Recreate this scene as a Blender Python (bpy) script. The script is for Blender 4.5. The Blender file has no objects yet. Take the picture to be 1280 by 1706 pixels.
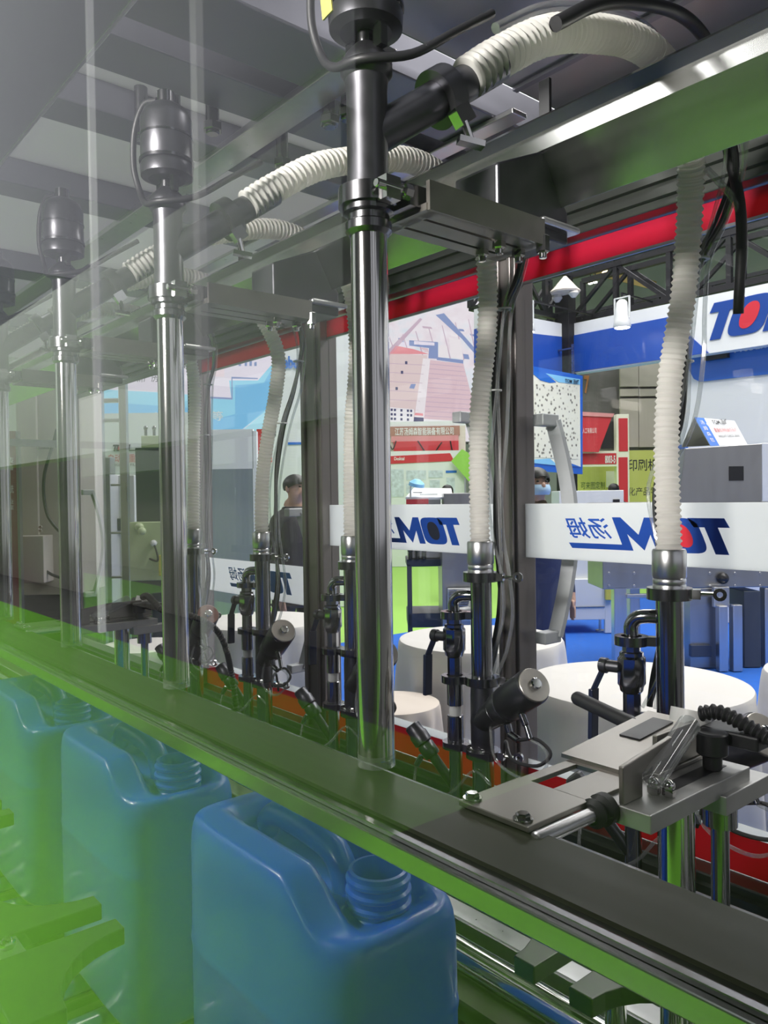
import bpy, bmesh, math, random
import numpy as np
from mathutils import Vector, Matrix
random.seed(4)
SC = bpy.context.scene
COL = SC.collection
PI = math.pi
# ------------------------------------------------------------------ camera (1280 x 1706 frame)
F, CX, CY = 1310.0, 640.0, 853.0
YAW, PITCH, ROLL = math.radians(40.15), math.radians(-0.92), math.radians(-0.83)
CAM = np.array([0, 0, 1.5])
FH = np.array([-math.cos(YAW), math.sin(YAW), 0]); RH = np.array([math.sin(YAW), math.cos(YAW), 0]); UH = np.array([0, 0, 1.0])
FW = FH * math.cos(PITCH) + UH * math.sin(PITCH)
U1 = UH * math.cos(PITCH) - FH * math.sin(PITCH)
RT = RH * math.cos(ROLL) + U1 * math.sin(ROLL)
UP = U1 * math.cos(ROLL) - RH * math.sin(ROLL)
cd = bpy.data.cameras.new('camera'); cam = bpy.data.objects.new('camera', cd); COL.objects.link(cam)
cam.matrix_world = Matrix(((RT[0], UP[0], -FW[0], CAM[0]), (RT[1], UP[1], -FW[1], CAM[1]), (RT[2], UP[2], -FW[2], CAM[2]), (0, 0, 0, 1)))
cd.lens = F * 36 / 1706; cd.sensor_width = 36; cd.clip_start = 0.01; cd.clip_end = 200
SC.camera = cam
# ------------------------------------------------------------------ world, lamps, exposure
w = bpy.data.worlds.new('hall_air'); SC.world = w; w.use_nodes = True
w.node_tree.nodes['Background'].inputs[0].default_value = (0.90, 0.92, 1.0, 1)
w.node_tree.nodes['Background'].inputs[1].default_value = 0.42
def area(name, loc, size, power, color=(1, 1, 1), aim=None):
    l = bpy.data.lights.new(name, 'AREA'); l.shape = 'RECTANGLE'; l.size, l.size_y = size; l.energy = power; l.color = color
    o = bpy.data.objects.new(name, l); COL.objects.link(o); o.location = loc
    if aim is not None:
        o.rotation_euler = (Vector(aim) - Vector(loc)).to_track_quat('-Z', 'Y').to_euler()
    return o
area('hall_lamp_row', (-2.0, 5.6, 7.0), (9, 1.4), 400, (1, .98, .95))
area('hall_lamp_row', (-6.0, 8.0, 7.6), (12, 1.6), 420, (1, .99, .97))
area('hall_lamp_row', (-9.0, 12.5, 8.0), (14, 1.6), 440, (.97, .98, 1))
area('hall_lamp_row', (3.0, 7.0, 7.4), (7, 1.6), 260, (1, .99, .96))
area('aisle_lamp_row', (-10.5, -1.35, 6.2), (9, 1.0), 150, (1, .99, .96))
fl = area('front_flood_lamp', (-2.9, -.85, 4.6), (1.6, .7), 34, (1, .99, .96)); fl.data.spread = math.radians(85)
fl = area('booth_spot_lamp', (-.5, -1.9, 2.3), (.5, .3), 14, (1, .97, .92), aim=(-.82, .75, 2.16)); fl.data.spread = math.radians(46)  # fill lamp added to brighten the hose loop and nozzle heads
fl = area('booth_spot_lamp', (-2.2, -1.5, 3.6), (.5, .4), 5, (1, .98, .95), aim=(-.9, .4, 1.1)); fl.data.spread = math.radians(60)  # second added fill lamp, brightens the cans
area('aisle_lamp_row', (-16.0, -1.35, 8.0), (8, 1.0), 120, (1, .97, .93))
vs = SC.view_settings
vs.view_transform = 'Standard'; vs.look = 'None'; vs.exposure = 0.35; vs.gamma = 1; vs.use_curve_mapping = False
SC.cycles.use_denoising = True
SC.cycles.max_bounces = 10; SC.cycles.transparent_max_bounces = 24; SC.cycles.glossy_bounces = 5; SC.cycles.diffuse_bounces = 4
SC.cycles.caustics_reflective = False; SC.cycles.caustics_refractive = False
SC.cycles.sample_clamp_indirect = 6

# ------------------------------------------------------------------ materials
MATS = {}
def mat(name, col, rough=.5, metal=0.0, emit=None, es=1.0, var=.08, scale=40, stretch=(1, 1, 1), bump=0.0, trans=0.0, spec=.5, coat=0.0):
    m = bpy.data.materials.new(name); m.use_nodes = True
    nt = m.node_tree; N = nt.nodes; L = nt.links
    b = N['Principled BSDF']
    tc = N.new('ShaderNodeTexCoord'); mp = N.new('ShaderNodeMapping'); mp.inputs['Scale'].default_value = stretch
    nz = N.new('ShaderNodeTexNoise'); nz.inputs['Scale'].default_value = scale; nz.inputs['Detail'].default_value = 4
    L.new(tc.outputs['Object'], mp.inputs['Vector']); L.new(mp.outputs['Vector'], nz.inputs['Vector'])
    mr = N.new('ShaderNodeMapRange'); mr.inputs['To Min'].default_value = 1 - var; mr.inputs['To Max'].default_value = 1 + var
    L.new(nz.outputs['Fac'], mr.inputs['Value'])
    vm = N.new('ShaderNodeVectorMath'); vm.operation = 'SCALE'; vm.inputs[0].default_value = col[:3]
    L.new(mr.outputs['Result'], vm.inputs['Scale']); L.new(vm.outputs['Vector'], b.inputs['Base Color'])
    b.inputs['Metallic'].default_value = metal
    mr2 = N.new('ShaderNodeMapRange'); mr2.inputs['To Min'].default_value = max(.02, rough * .8); mr2.inputs['To Max'].default_value = min(1, rough * 1.2)
    L.new(nz.outputs['Fac'], mr2.inputs['Value']); L.new(mr2.outputs['Result'], b.inputs['Roughness'])
    b.inputs['Specular IOR Level'].default_value = spec
    b.inputs['Coat Weight'].default_value = coat
    if bump:
        bp = N.new('ShaderNodeBump'); bp.inputs['Strength'].default_value = bump; bp.inputs['Distance'].default_value = .0004
        L.new(nz.outputs['Fac'], bp.inputs['Height']); L.new(bp.outputs['Normal'], b.inputs['Normal'])
    if emit:
        b.inputs['Emission Color'].default_value = (*emit, 1); b.inputs['Emission Strength'].default_value = es
    if trans:
        t = N.new('ShaderNodeBsdfTranslucent'); t.inputs['Color'].default_value = (*col[:3], 1)
        mx = N.new('ShaderNodeMixShader'); mx.inputs[0].default_value = trans
        L.new(b.outputs[0], mx.inputs[1]); L.new(t.outputs[0], mx.inputs[2]); L.new(mx.outputs[0], N['Material Output'].inputs['Surface'])
    MATS[name] = m
    return m
def clear(name, f0=.04, tint=(1, 1, 1), gloss_rough=.0, haze=0.0, haze_col=(.8, .8, .8)):
    """clear sheet: transparent with a Schlick reflection on each face"""
    m = bpy.data.materials.new(name); m.use_nodes = True
    nt = m.node_tree; N = nt.nodes; L = nt.links; N.remove(N['Principled BSDF'])
    lw = N.new('ShaderNodeLayerWeight'); lw.inputs['Blend'].default_value = .5
    pw = N.new('ShaderNodeMath'); pw.operation = 'POWER'; pw.inputs[1].default_value = 5
    ml = N.new('ShaderNodeMath'); ml.operation = 'MULTIPLY_ADD'; ml.inputs[1].default_value = 1 - f0; ml.inputs[2].default_value = f0
    L.new(lw.outputs['Facing'], pw.inputs[0]); L.new(pw.outputs[0], ml.inputs[0])
    t = N.new('ShaderNodeBsdfTransparent'); t.inputs[0].default_value = (*tint, 1)
    g = N.new('ShaderNodeBsdfGlossy'); g.inputs['Roughness'].default_value = gloss_rough
    mx = N.new('ShaderNodeMixShader'); L.new(ml.outputs[0], mx.inputs[0]); L.new(t.outputs[0], mx.inputs[1]); L.new(g.outputs[0], mx.inputs[2])
    last = mx
    if haze:
        d = N.new('ShaderNodeBsdfDiffuse'); d.inputs[0].default_value = (*haze_col, 1)
        m2 = N.new('ShaderNodeMixShader'); m2.inputs[0].default_value = haze
        L.new(mx.outputs[0], m2.inputs[1]); L.new(d.outputs[0], m2.inputs[2]); last = m2
    L.new(last.outputs[0], N['Material Output'].inputs['Surface'])
    MATS[name] = m
    return m
def screen(name, stops, es=1.0, scale=(3, 1, 3), w_amt=.5, angle=0.4):
    """a lit screen or print: colour ramp over warped stripes and noise, in object space"""
    m = bpy.data.materials.new(name); m.use_nodes = True
    nt = m.node_tree; N = nt.nodes; L = nt.links; b = N['Principled BSDF']
    tc = N.new('ShaderNodeTexCoord'); mp = N.new('ShaderNodeMapping'); mp.inputs['Scale'].default_value = scale; mp.inputs['Rotation'].default_value = (0, angle, 0)
    nz = N.new('ShaderNodeTexNoise'); nz.inputs['Scale'].default_value = 2.2; nz.inputs['Detail'].default_value = 5
    L.new(tc.outputs['Object'], mp.inputs['Vector']); L.new(mp.outputs['Vector'], nz.inputs['Vector'])
    cr = N.new('ShaderNodeValToRGB'); e = cr.color_ramp.elements
    while len(e) < len(stops): e.new(.5)
    for k, (p, c) in enumerate(stops): e[k].position = p; e[k].color = (*c, 1)
    L.new(nz.outputs['Fac'], cr.inputs[0])
    b.inputs['Base Color'].default_value = (.02, .02, .02, 1); b.inputs['Roughness'].default_value = .4
    L.new(cr.outputs[0], b.inputs['Emission Color']); b.inputs['Emission Strength'].default_value = es
    MATS[name] = m
    return m
plate_m = mat('satin_grey_plate', (.30, .285, .26), .36, .95, var=.12, scale=40)
stone_m = mat('satin_light_bar', (.42, .42, .41), .45, .8, var=.15, scale=60)
chrome = mat('polished_steel', (.62, .61, .60), .10, 1, var=.05, scale=8, stretch=(1, 1, .1))
pipe_m = mat('dark_polished_pipe', (.36, .36, .38), .14, 1, var=.06, scale=8)
steel = mat('brushed_steel', (.40, .40, .41), .28, 1, var=.12, scale=60, stretch=(.04, 1, 1))
beam_m = mat('brushed_beam_steel', (.46, .47, .46), .24, 1, var=.10, scale=60, stretch=(.03, 1, 1))
steel_l = mat('light_brushed_steel', (.62, .62, .63), .3, 1, var=.1, scale=50, stretch=(1, 1, .05))
cast = mat('dark_cast_metal', (.10, .10, .11), .35, .9, var=.15, scale=60, bump=.05)
gunm = mat('gunmetal_clamp', (.20, .20, .21), .2, 1, var=.1, scale=30)
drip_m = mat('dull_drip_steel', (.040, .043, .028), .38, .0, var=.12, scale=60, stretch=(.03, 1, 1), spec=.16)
alu = mat('dark_anodised_profile', (.26, .235, .23), .40, .7, var=.12, scale=30, stretch=(1, 1, .03))
alu_t = mat('dark_rail_profile', (.13, .14, .13), .3, .85, var=.12, scale=30, stretch=(.03, 1, 1))
roof_m = mat('roof_steel', (.30, .30, .33), .35, .9, var=.15, scale=12, stretch=(.1, 1, 1))
milky = mat('milky_roof_sheet', (.72, .72, .72), .4, 0, var=.06, scale=3, trans=.45)
frame_m = mat('grey_roof_beam', (.20, .20, .24), .35, .6, var=.1, scale=14)
black = mat('black_plastic', (.012, .012, .014), .38, 0, var=.2)
rubber = mat('black_rubber', (.015, .015, .017), .5, 0, var=.2)
navy_g = mat('navy_grip', (.012, .018, .05), .4, 0, var=.1)
hose_m = mat('white_corrugated_plastic', (.96, .94, .90), .38, 0, var=.05, scale=20, trans=.62)
white_p = mat('white_plastic', (.8, .8, .78), .4, 0, var=.03)
cap_m = mat('bare_metal_cap', (.55, .52, .47), .3, .9, var=.15, scale=60)
redcap = mat('rusty_red_cap', (.34, .19, .16), .5, .3, var=.25, scale=60)
yellow_l = mat('yellow_label', (.62, .58, .10), .5, 0, var=.2, scale=120)
can_m = mat('blue_can_plastic', (.03, .15, .80), .30, 0, var=.05, scale=12, trans=.25, coat=.2)
clamp_p = mat('black_clamp_plastic', (.03, .034, .03), .4, 0, var=.1)
pane_m = clear('clear_acrylic', .04)
tube_c = clear('clear_tubing', .12, (.86, .88, .88), .05, .10)
red_f = mat('red_film', (.62, .008, .055), .4, 0, var=.05, scale=6, trans=.55)
white_f = mat('white_film', (.92, .94, .93), .35, 0, var=.03, scale=6, trans=.8)
navy_f = mat('navy_print', (.018, .10, .50), .4, 0, var=.05, scale=6, trans=.4)
red_dot = mat('red_print', (.62, .02, .04), .4, 0, var=.05)
dark_dot = mat('dark_print', (.01, .01, .03), .4, 0, var=.05)
c_blue = mat('blue_carpet', (.018, .14, .60), .9, 0, var=.25, scale=30, bump=.1)
c_green = mat('green_carpet', (.36, .66, .12), .9, 0, var=.10, scale=30, bump=.1)
c_green_f = mat('bright_green_carpet', (.20, .60, .04), .9, 0, var=.10, scale=30, bump=.1)
c_grey = mat('grey_hall_floor', (.11, .11, .105), .6, 0, var=.1, scale=3)
cloth = mat('white_tablecloth', (.70, .68, .645), .8, 0, var=.03, scale=6)
cloth_s = mat('beige_tablecloth', (.74, .66, .58), .8, 0, var=.04, scale=6)
wall_w = mat('white_booth_panel', (.78, .80, .82), .5, 0, var=.03, scale=2)
wall_g = mat('grey_booth_panel', (.20, .19, .18), .6, 0, var=.08, scale=2)
wood = mat('cream_wood_panel', (.66, .60, .52), .55, 0, var=.08, scale=6, stretch=(6, 6, .3))
beige = mat('beige_cabinet_paint', (.44, .41, .37), .45, 0, var=.04, scale=2)
blue_p = mat('royal_blue_panel', (.012, .075, .42), .35, 0, var=.06, scale=2)
blue_l = mat('bright_blue_panel', (.02, .14, .60), .35, 0, var=.05, scale=2)
sky_p = mat('light_blue_print', (.25, .60, .88), .4, 0, var=.05)
cream = mat('cream_print', (.86, .86, .72), .5, 0, var=.04)
red_p = mat('red_booth_panel', (.62, .03, .045), .45, 0, var=.05, scale=3)
pink_p = mat('pink_booth_panel', (.72, .30, .31), .45, 0, var=.05, scale=3)
yel_p = mat('yellow_green_banner', (.60, .62, .16), .5, 0, var=.08, scale=3)
green_p = mat('lime_banner', (.30, .62, .08), .5, 0, var=.08, scale=3)
ink = mat('black_print', (.02, .02, .025), .5, 0)
ink_g = mat('dark_green_print', (.05, .12, .03), .5, 0)
ink_r = mat('red_ink', (.55, .06, .05), .5, 0)
ink_w = mat('white_print', (.85, .85, .85), .5, 0)
ink_b = mat('blue_print', (.02, .16, .62), .5, 0)
orange_m = mat('copper_numeral', (.62, .28, .10), .35, .4)
truss_m = mat('black_truss_steel', (.018, .018, .022), .5, .5, var=.1)
ceil_m = mat('hall_ceiling_sheet', (.10, .11, .14), .7, 0, var=.15, scale=1, stretch=(1, .2, 1))
mach_w = mat('white_machine_paint', (.76, .78, .78), .4, 0, var=.03, scale=3)
mach_d = mat('dark_blue_grey_panel', (.055, .065, .085), .45, .2, var=.08, scale=3)
mach_g = mat('pale_green_housing', (.50, .60, .36), .45, 0, var=.05, scale=4)
stain = mat('stainless_cabinet', (.42, .42, .42), .33, .9, var=.12, scale=12, stretch=(1, 1, .2))
lamp_e = mat('lamp_face', (.9, .9, .9), .4, 0, emit=(1, .98, .92), es=9)
lamp_o = mat('warm_lamp_face', (.9, .7, .4), .4, 0, emit=(1, .75, .4), es=4)
skin = mat('skin', (.55, .34, .25), .55, 0, var=.05)
hair = mat('black_hair', (.012, .011, .012), .45, 0, var=.3, scale=80, stretch=(1, 1, .2))
coat_m = mat('dark_plum_jacket', (.022, .018, .028), .75, 0, var=.15)
navy_c = mat('navy_coat', (.012, .022, .085), .75, 0, var=.15)
mask_m = mat('blue_face_mask', (.42, .62, .80), .7, 0, var=.05)
shirt = mat('white_shirt', (.8, .8, .8), .7, 0)
eye_m = mat('dark_eye', (.01, .008, .008), .3, 0)
lip_m = mat('lip', (.42, .19, .16), .5, 0)

# ------------------------------------------------------------------ mesh helpers
def V(*a): return np.array(a, float)
def unit(v): v = np.array(v, float); return v / (np.linalg.norm(v) + 1e-12)
def basis(d):
    d = unit(d); a = V(0, 0, 1) if abs(d[2]) < .9 else V(1, 0, 0)
    u = unit(np.cross(a, d)); return u, np.cross(d, u), d
class MB:
    def __init__(s): s.v = []; s.f = []; s.sm = []
    def add(s, vs_, fs, smooth=False):
        o = len(s.v); s.v += [tuple(map(float, p)) for p in vs_]; s.f += [tuple(i + o for i in f) for f in fs]; s.sm += [smooth] * len(fs); return s
    def box(s, a, b):
        (x0, y0, z0), (x1, y1, z1) = np.minimum(a, b), np.maximum(a, b)
        return s.add([(x0, y0, z0), (x1, y0, z0), (x1, y1, z0), (x0, y1, z0), (x0, y0, z1), (x1, y0, z1), (x1, y1, z1), (x0, y1, z1)],
                     [(3, 2, 1, 0), (4, 5, 6, 7), (0, 1, 5, 4), (1, 2, 6, 5), (2, 3, 7, 6), (3, 0, 4, 7)])
    def bar(s, p0, p1, wu, wv, up=None):
        """rectangular bar from p0 to p1"""
        p0, p1 = V(*p0), V(*p1); d = unit(p1 - p0)
        if up is None: u, v, _ = basis(d)
        else: u = unit(np.cross(up, d)); v = np.cross(d, u)
        q = [p + u * a * wu / 2 + v * b * wv / 2 for p in (p0, p1) for a, b in ((-1, -1), (1, -1), (1, 1), (-1, 1))]
        return s.add(q, [(3, 2, 1, 0), (4, 5, 6, 7), (0, 1, 5, 4), (1, 2, 6, 5), (2, 3, 7, 6), (3, 0, 4, 7)])
    def lathe(s, p0, d, prof, n=24, cap=True):
        """prof = [(t, r)...] along d from p0"""
        u, v, d = basis(d); p0 = V(*p0); vs_ = []
        for t, r in prof:
            for k in range(n):
                a = 2 * PI * k / n; vs_.append(p0 + d * t + (u * math.cos(a) + v * math.sin(a)) * r)
        fs = [(i * n + k, i * n + (k + 1) % n, (i + 1) * n + (k + 1) % n, (i + 1) * n + k) for i in range(len(prof) - 1) for k in range(n)]
        # split hard edges by duplicating nothing: smooth walls, flat caps
        s.add(vs_, fs, True)
        if cap:
            o = len(s.v)
            s.add(vs_[:n], [tuple(range(n - 1, -1, -1))]); s.add(vs_[-n:], [tuple(range(n))])
        return s
    def cyl(s, p0, p1, r, r1=None, n=24, cap=True, ch=None):
        p0, p1 = V(*p0), V(*p1); L = np.linalg.norm(p1 - p0); r1 = r if r1 is None else r1
        c = min(.0015, L * .2, r * .2) if ch is None else ch
        return s.lathe(p0, p1 - p0, [(0, r - c), (c, r), (c, r), (L - c, r1), (L - c, r1), (L, r1 - c)], n, cap) if c else s.lathe(p0, p1 - p0, [(0, r), (L, r1)], n, cap)
    def ring(s, p0, d, r0, r1, h, n=24):
        return s.lathe(p0, d, [(0, r0), (0, r0), (0, r1), (0, r1), (h, r1), (h, r1), (h, r0), (h, r0), (0, r0)], n, False)
    def tube(s, pts, r, n=8, rf=None, steps=6, closed_caps=True):
        P = smooth_path(pts, steps); k = len(P); vs_ = []
        T = np.gradient(P, axis=0); u = basis(T[0])[0]; acc = 0
        for i in range(k):
            t = unit(T[i]); u = unit(u - t * np.dot(u, t)); v = np.cross(t, u)
            if i: acc += np.linalg.norm(P[i] - P[i - 1])
            rr = rf(acc) if rf else r
            for j in range(n):
                a = 2 * PI * j / n; vs_.append(P[i] + (u * math.cos(a) + v * math.sin(a)) * rr)
        s.add(vs_, [(i * n + j, i * n + (j + 1) % n, (i + 1) * n + (j + 1) % n, (i + 1) * n + j) for i in range(k - 1) for j in range(n)], True)
        if closed_caps:
            s.add(vs_[:n], [tuple(range(n - 1, -1, -1))]); s.add(vs_[-n:], [tuple(range(n))])
        return s
    def prism(s, poly, o, u, v, nrm):
        """polygon (2-D) in plane o+u,v extruded by vector nrm"""
        o, u, v, nrm = V(*o), V(*u), V(*v), V(*nrm); n = len(poly)
        a = [o + u * p[0] + v * p[1] for p in poly]; b = [p + nrm for p in a]
        return s.add(a + b, [tuple(range(n - 1, -1, -1)), tuple(range(n, 2 * n))] + [(i, (i + 1) % n, (i + 1) % n + n, i + n) for i in range(n)])
    def ball(s, c, r, n=16, m=10, sc=(1, 1, 1)):
        vs_ = [V(*c) + V(sc[0] * r * math.sin(PI * i / m) * math.cos(2 * PI * j / n), sc[1] * r * math.sin(PI * i / m) * math.sin(2 * PI * j / n), sc[2] * r * math.cos(PI * i / m)) for i in range(m + 1) for j in range(n)]
        return s.add(vs_, [(i * n + j, (i + 1) * n + j, (i + 1) * n + (j + 1) % n, i * n + (j + 1) % n) for i in range(m) for j in range(n)], True)
    def quadbox(s, q, nrm):
        """four corner points extruded by nrm"""
        q = [V(*p) for p in q]; n = len(q); b = [p + V(*nrm) for p in q]
        return s.add(q + b, [tuple(range(n - 1, -1, -1)), tuple(range(n, 2 * n))] + [(i, (i + 1) % n, (i + 1) % n + n, i + n) for i in range(n)])
    def make(s, name, m, parent=None, bevel=0, base=True, sharp=True):
        me = bpy.data.meshes.new(name)
        vv = np.array(s.v)
        if parent is not None: off = V(*world_loc(parent))
        elif base: off = V((vv[:, 0].min() + vv[:, 0].max()) / 2, (vv[:, 1].min() + vv[:, 1].max()) / 2, vv[:, 2].min())
        else: off = V(0, 0, 0)
        me.from_pydata([tuple(p) for p in (vv - off)], [], s.f); me.update()
        me.polygons.foreach_set('use_smooth', s.sm)
        bm = bmesh.new(); bm.from_mesh(me); bmesh.ops.remove_doubles(bm, verts=bm.verts, dist=1e-7); bmesh.ops.recalc_face_normals(bm, faces=bm.faces); bm.to_mesh(me); bm.free()
        me.materials.append(m)
        o = bpy.data.objects.new(name, me); COL.objects.link(o)
        if parent is not None: o.parent = parent
        else: o.location = off
        if bevel:
            b = o.modifiers.new('edge', 'BEVEL'); b.width = bevel; b.segments = 2; b.limit_method = 'ANGLE'; b.angle_limit = math.radians(50)
        if sharp and any(s.sm): mark_sharp(me)
        return o
def mark_sharp(me):
    bm = bmesh.new(); bm.from_mesh(me)
    for e in bm.edges:
        if len(e.link_faces) == 2 and e.calc_face_angle(0) > math.radians(38): e.smooth = False
    bm.to_mesh(me); bm.free()
def world_loc(o):
    p = V(*o.location)
    while o.parent is not None: o = o.parent; p = p + V(*o.location)
    return p
def smooth_path(pts, steps=6):
    P = [V(*p) for p in pts]
    if steps <= 1 or len(P) < 3: return np.array(P)
    out = []
    Q = [2 * P[0] - P[1]] + P + [2 * P[-1] - P[-2]]
    for i in range(1, len(Q) - 2):
        a, b, c, d = Q[i - 1:i + 3]
        for k in range(steps):
            t = k / steps
            out.append(.5 * (2 * b + (c - a) * t + (2 * a - 5 * b + 4 * c - d) * t * t + (3 * b - a - 3 * c + d) * t ** 3))
    out.append(P[-1]); return np.array(out)
def tag(o, label=None, cat=None, group=None, kind=None):
    if label: o['label'] = label
    if cat: o['category'] = cat
    if group: o['group'] = group
    if kind: o['kind'] = kind
    return o
def thing(name, label, cat, loc=(0, 0, 0), group=None):
    o = bpy.data.objects.new(name, None); COL.objects.link(o); o.location = tuple(map(float, loc)); o.empty_display_size = .05
    return tag(o, label, cat, group)
def dup(root, loc, label, group=None):
    r = root.copy(); COL.objects.link(r); r.location = tuple(map(float, loc)); r['label'] = label
    if group: r['group'] = group
    for ch in list(root.children):
        c = ch.copy(); COL.objects.link(c); c.parent = r
        for g in list(ch.children):
            d = g.copy(); COL.objects.link(d); d.parent = c
    return r
# --- points of the room from the photograph's sight lines, on a real plane ('y', v), ('x', v), ('d', depth) or ('z', h)
def pt(pl, px, py):
    r = FW + RT * (px - CX) / F - UP * (py - CY) / F
    k, v = pl
    if k == 'y': t = v / r[1]
    elif k == 'x': t = v / r[0]
    elif k == 'z': t = (v - CAM[2]) / r[2]
    else: t = v / (r @ FH)
    return CAM + r * t
def nrm(pl):
    return {'y': V(0, 1, 0), 'x': V(-1, 0, 0), 'd': FH}[pl[0]]
def rect(pl, x0, x1, yt, yb, ref=0):
    """upright rectangle on a plane: left/right px, top/bottom px read at the left (ref 0) or right (ref 1) edge"""
    ym = (yt + yb) / 2
    a, b = pt(pl, x0, ym), pt(pl, x1, ym); xr = x0 if ref == 0 else x1
    z1, z0 = pt(pl, xr, yt)[2], pt(pl, xr, yb)[2]
    return [V(a[0], a[1], z0), V(b[0], b[1], z0), V(b[0], b[1], z1), V(a[0], a[1], z1)]
def panel(name, pl, x0, x1, yt, yb, m, parent=None, th=.03, ref=0, off=0.0, bevel=0, floor=False):
    q = rect(pl, x0, x1, yt, yb, ref); n = nrm(pl)
    if floor: q[0][2] = q[1][2] = 0.006
    q = [p + n * off for p in q]
    return MB().quadbox(q, n * th).make(name, m, parent, bevel)
def poly(name, pl, pts, m, parent=None, th=.03, off=0.0, bevel=0):
    n = nrm(pl); return MB().quadbox([pt(pl, *p) + n * off for p in pts], n * th).make(name, m, parent, bevel)
def block(name, pl, x0, x1, yt, yb, depth, m, parent=None, ref=0, floor=False, bevel=.006):
    return panel(name, pl, x0, x1, yt, yb, m, parent, depth, ref, 0, bevel, floor)
_fc = {}
def glyphs(body, bold=0.0):
    key = (body, bold)
    if key in _fc: return _fc[key]
    c = bpy.data.curves.new('t', 'FONT'); c.body = body; c.size = 1; c.offset = bold; c.resolution_u = 3
    o = bpy.data.objects.new('t', c); COL.objects.link(o)
    dg = bpy.context.evaluated_depsgraph_get(); dg.update()
    me = bpy.data.meshes.new_from_object(o.evaluated_get(dg))
    v = np.array([x.co[:] for x in me.vertices]); f = [tuple(p.vertices) for p in me.polygons]
    bpy.data.objects.remove(o); bpy.data.curves.remove(c); bpy.data.meshes.remove(me)
    if len(v):
        mn, mx = v.min(0), v.max(0); v = (v - mn) / np.maximum(mx - mn, 1e-6)
    _fc[key] = (v, f); return v, f
def write(body, o, u, v, m, parent, name='lettering', bold=0.0, lift=(0, 0, 0)):
    """text fitted to the parallelogram o, o+u, o+v"""
    vs_, fs = glyphs(body, bold)
    if not len(vs_): return None
    o, u, v = V(*o) + V(*lift), V(*u), V(*v)
    return MB().add([o + u * p[0] + v * p[1] for p in vs_], fs).make(name, m, parent)
def text(body, pl, x0, x1, yt, yb, m, parent, ref=0, bold=.0, off=-.004):
    q = rect(pl, x0, x1, yt, yb, ref); return write(body, q[0], q[1] - q[0], q[3] - q[0], m, parent, bold=bold, lift=nrm(pl) * off)
def logo(o, u, v, m, dotm, parent, lift, th, chars=True, sh=.28):
    """wordmark: T, O with a dot, M whose last leg runs on as an underline; o,u,v = origin, unit width, height vectors"""
    o, u, v, lift, th = V(*o), V(*u), V(*v), V(*lift), V(*th)
    o = o + lift; us = v + u * sh
    P = lambda poly, nm, mm, extra=0: MB().prism(poly, o + lift * extra, u, us, th).make(nm, mm, parent)
    P([(0, .74), (.04, 1), (1.0, 1), (.93, .74), (.64, .74), (.64, 0), (.30, 0), (.30, .74)], 'letter', m)
    ell = lambda cx, cy, rx, ry, e, n=28: [(cx + rx * abs(math.cos(a)) ** e * math.copysign(1, math.cos(a)), cy + ry * abs(math.sin(a)) ** e * math.copysign(1, math.sin(a))) for a in [2 * PI * k / n for k in range(n)]]
    P(ell(1.34, .5, .56, .5, .5), 'letter', m)
    P(ell(1.34, .5, .27, .34, .9), 'logo_dot', dotm, 1)
    P([(1.93, 0), (1.93, 1), (2.22, 1), (2.58, .48), (2.94, 1), (3.2, 1), (3.2, .17), (4.95, .17), (4.90, 0), (2.92, 0), (2.92, .5), (2.58, .02), (2.22, .5), (2.22, 0)], 'letter', m)
    if chars:
        write('汤姆', o + u * 3.42 + us * .32, u * 1.4, us * .66, m, parent, bold=.012)
        return

exec_parts = []
# ------------------------------------------------------------------ setting: the hall
tag(MB().box((-40, -30, -.2), (25, 40, -.012)).make('floor', c_grey), kind='structure')
tag(MB().box((-6.6, 1.9, -.012), (-.4, 12.5, .0)).make('floor_blue_carpet', c_blue), 'blue exhibition carpet behind the filling machine', 'carpet')
tag(MB().box((-26.6, 1.0, -.012), (-6.6, 21.9, -.002)).make('floor_green_carpet', c_green), 'lime green carpet of the far aisle beyond the blue carpet', 'carpet')
tag(MB().box((-26, -3.1, -.012), (8, .05, .0)).make('floor_green_carpet', c_green_f), 'bright green carpet in front of the machine, mirrored in its clear guard', 'carpet')
tag(MB().box((-40, 2.5, 9.0), (25, 40, 9.2)).make('ceiling', ceil_m), kind='structure')
tag(MB().box((-40, 22, 0), (25, 22.3, 9)).make('wall_back', wall_w), kind='structure')
tag(MB().box((-27, -12, 0), (-26.7, 22, 9)).make('wall_left', wall_w), kind='structure')
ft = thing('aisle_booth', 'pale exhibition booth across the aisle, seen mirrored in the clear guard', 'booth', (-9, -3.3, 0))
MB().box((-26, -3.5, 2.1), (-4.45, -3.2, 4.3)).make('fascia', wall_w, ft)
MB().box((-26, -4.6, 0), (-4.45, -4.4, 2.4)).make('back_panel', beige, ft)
for px_, wd, es_ in ((-9.1, .035, .62), (-6.5, .06, .50)): MB().box((px_ - wd, -3.19, 0), (px_ + wd, -3.12, 7.4)).make('light_column', mat('lit_column', (.5, .5, .5), .5, emit=(1, 1, 1.04), es=es_), ft)  # poles with emission added so their mirror image reads bright
dw = thing('dark_booth', 'dark draped booth wall across the aisle behind the viewer', 'booth', (0, -3.6, 0))  # light blocker added out of view, not a known booth
MB().box((-4.4, -3.9, 0), (6, -3.3, 7.0)).make('drape', mat('dark_drape', (.05, .05, .055), .8, 0, var=.2), dw)  # dark wall added so the clear guard mirrors less light
MB().box((-2.6, -3.9, 0), (6, -2.0, .03)).make('booth_floor', mat('dark_green_carpet', (.05, .10, .02), .9, 0, var=.2), dw)  # added floor, its dark colour stands in for shade on the green carpet
MB().box((-3.7, -3.3, 4.9), (6, -.15, 4.97)).make('canopy', MATS['dark_drape'], dw)  # unseen roof added to shade the carpet nearest the machine

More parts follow.
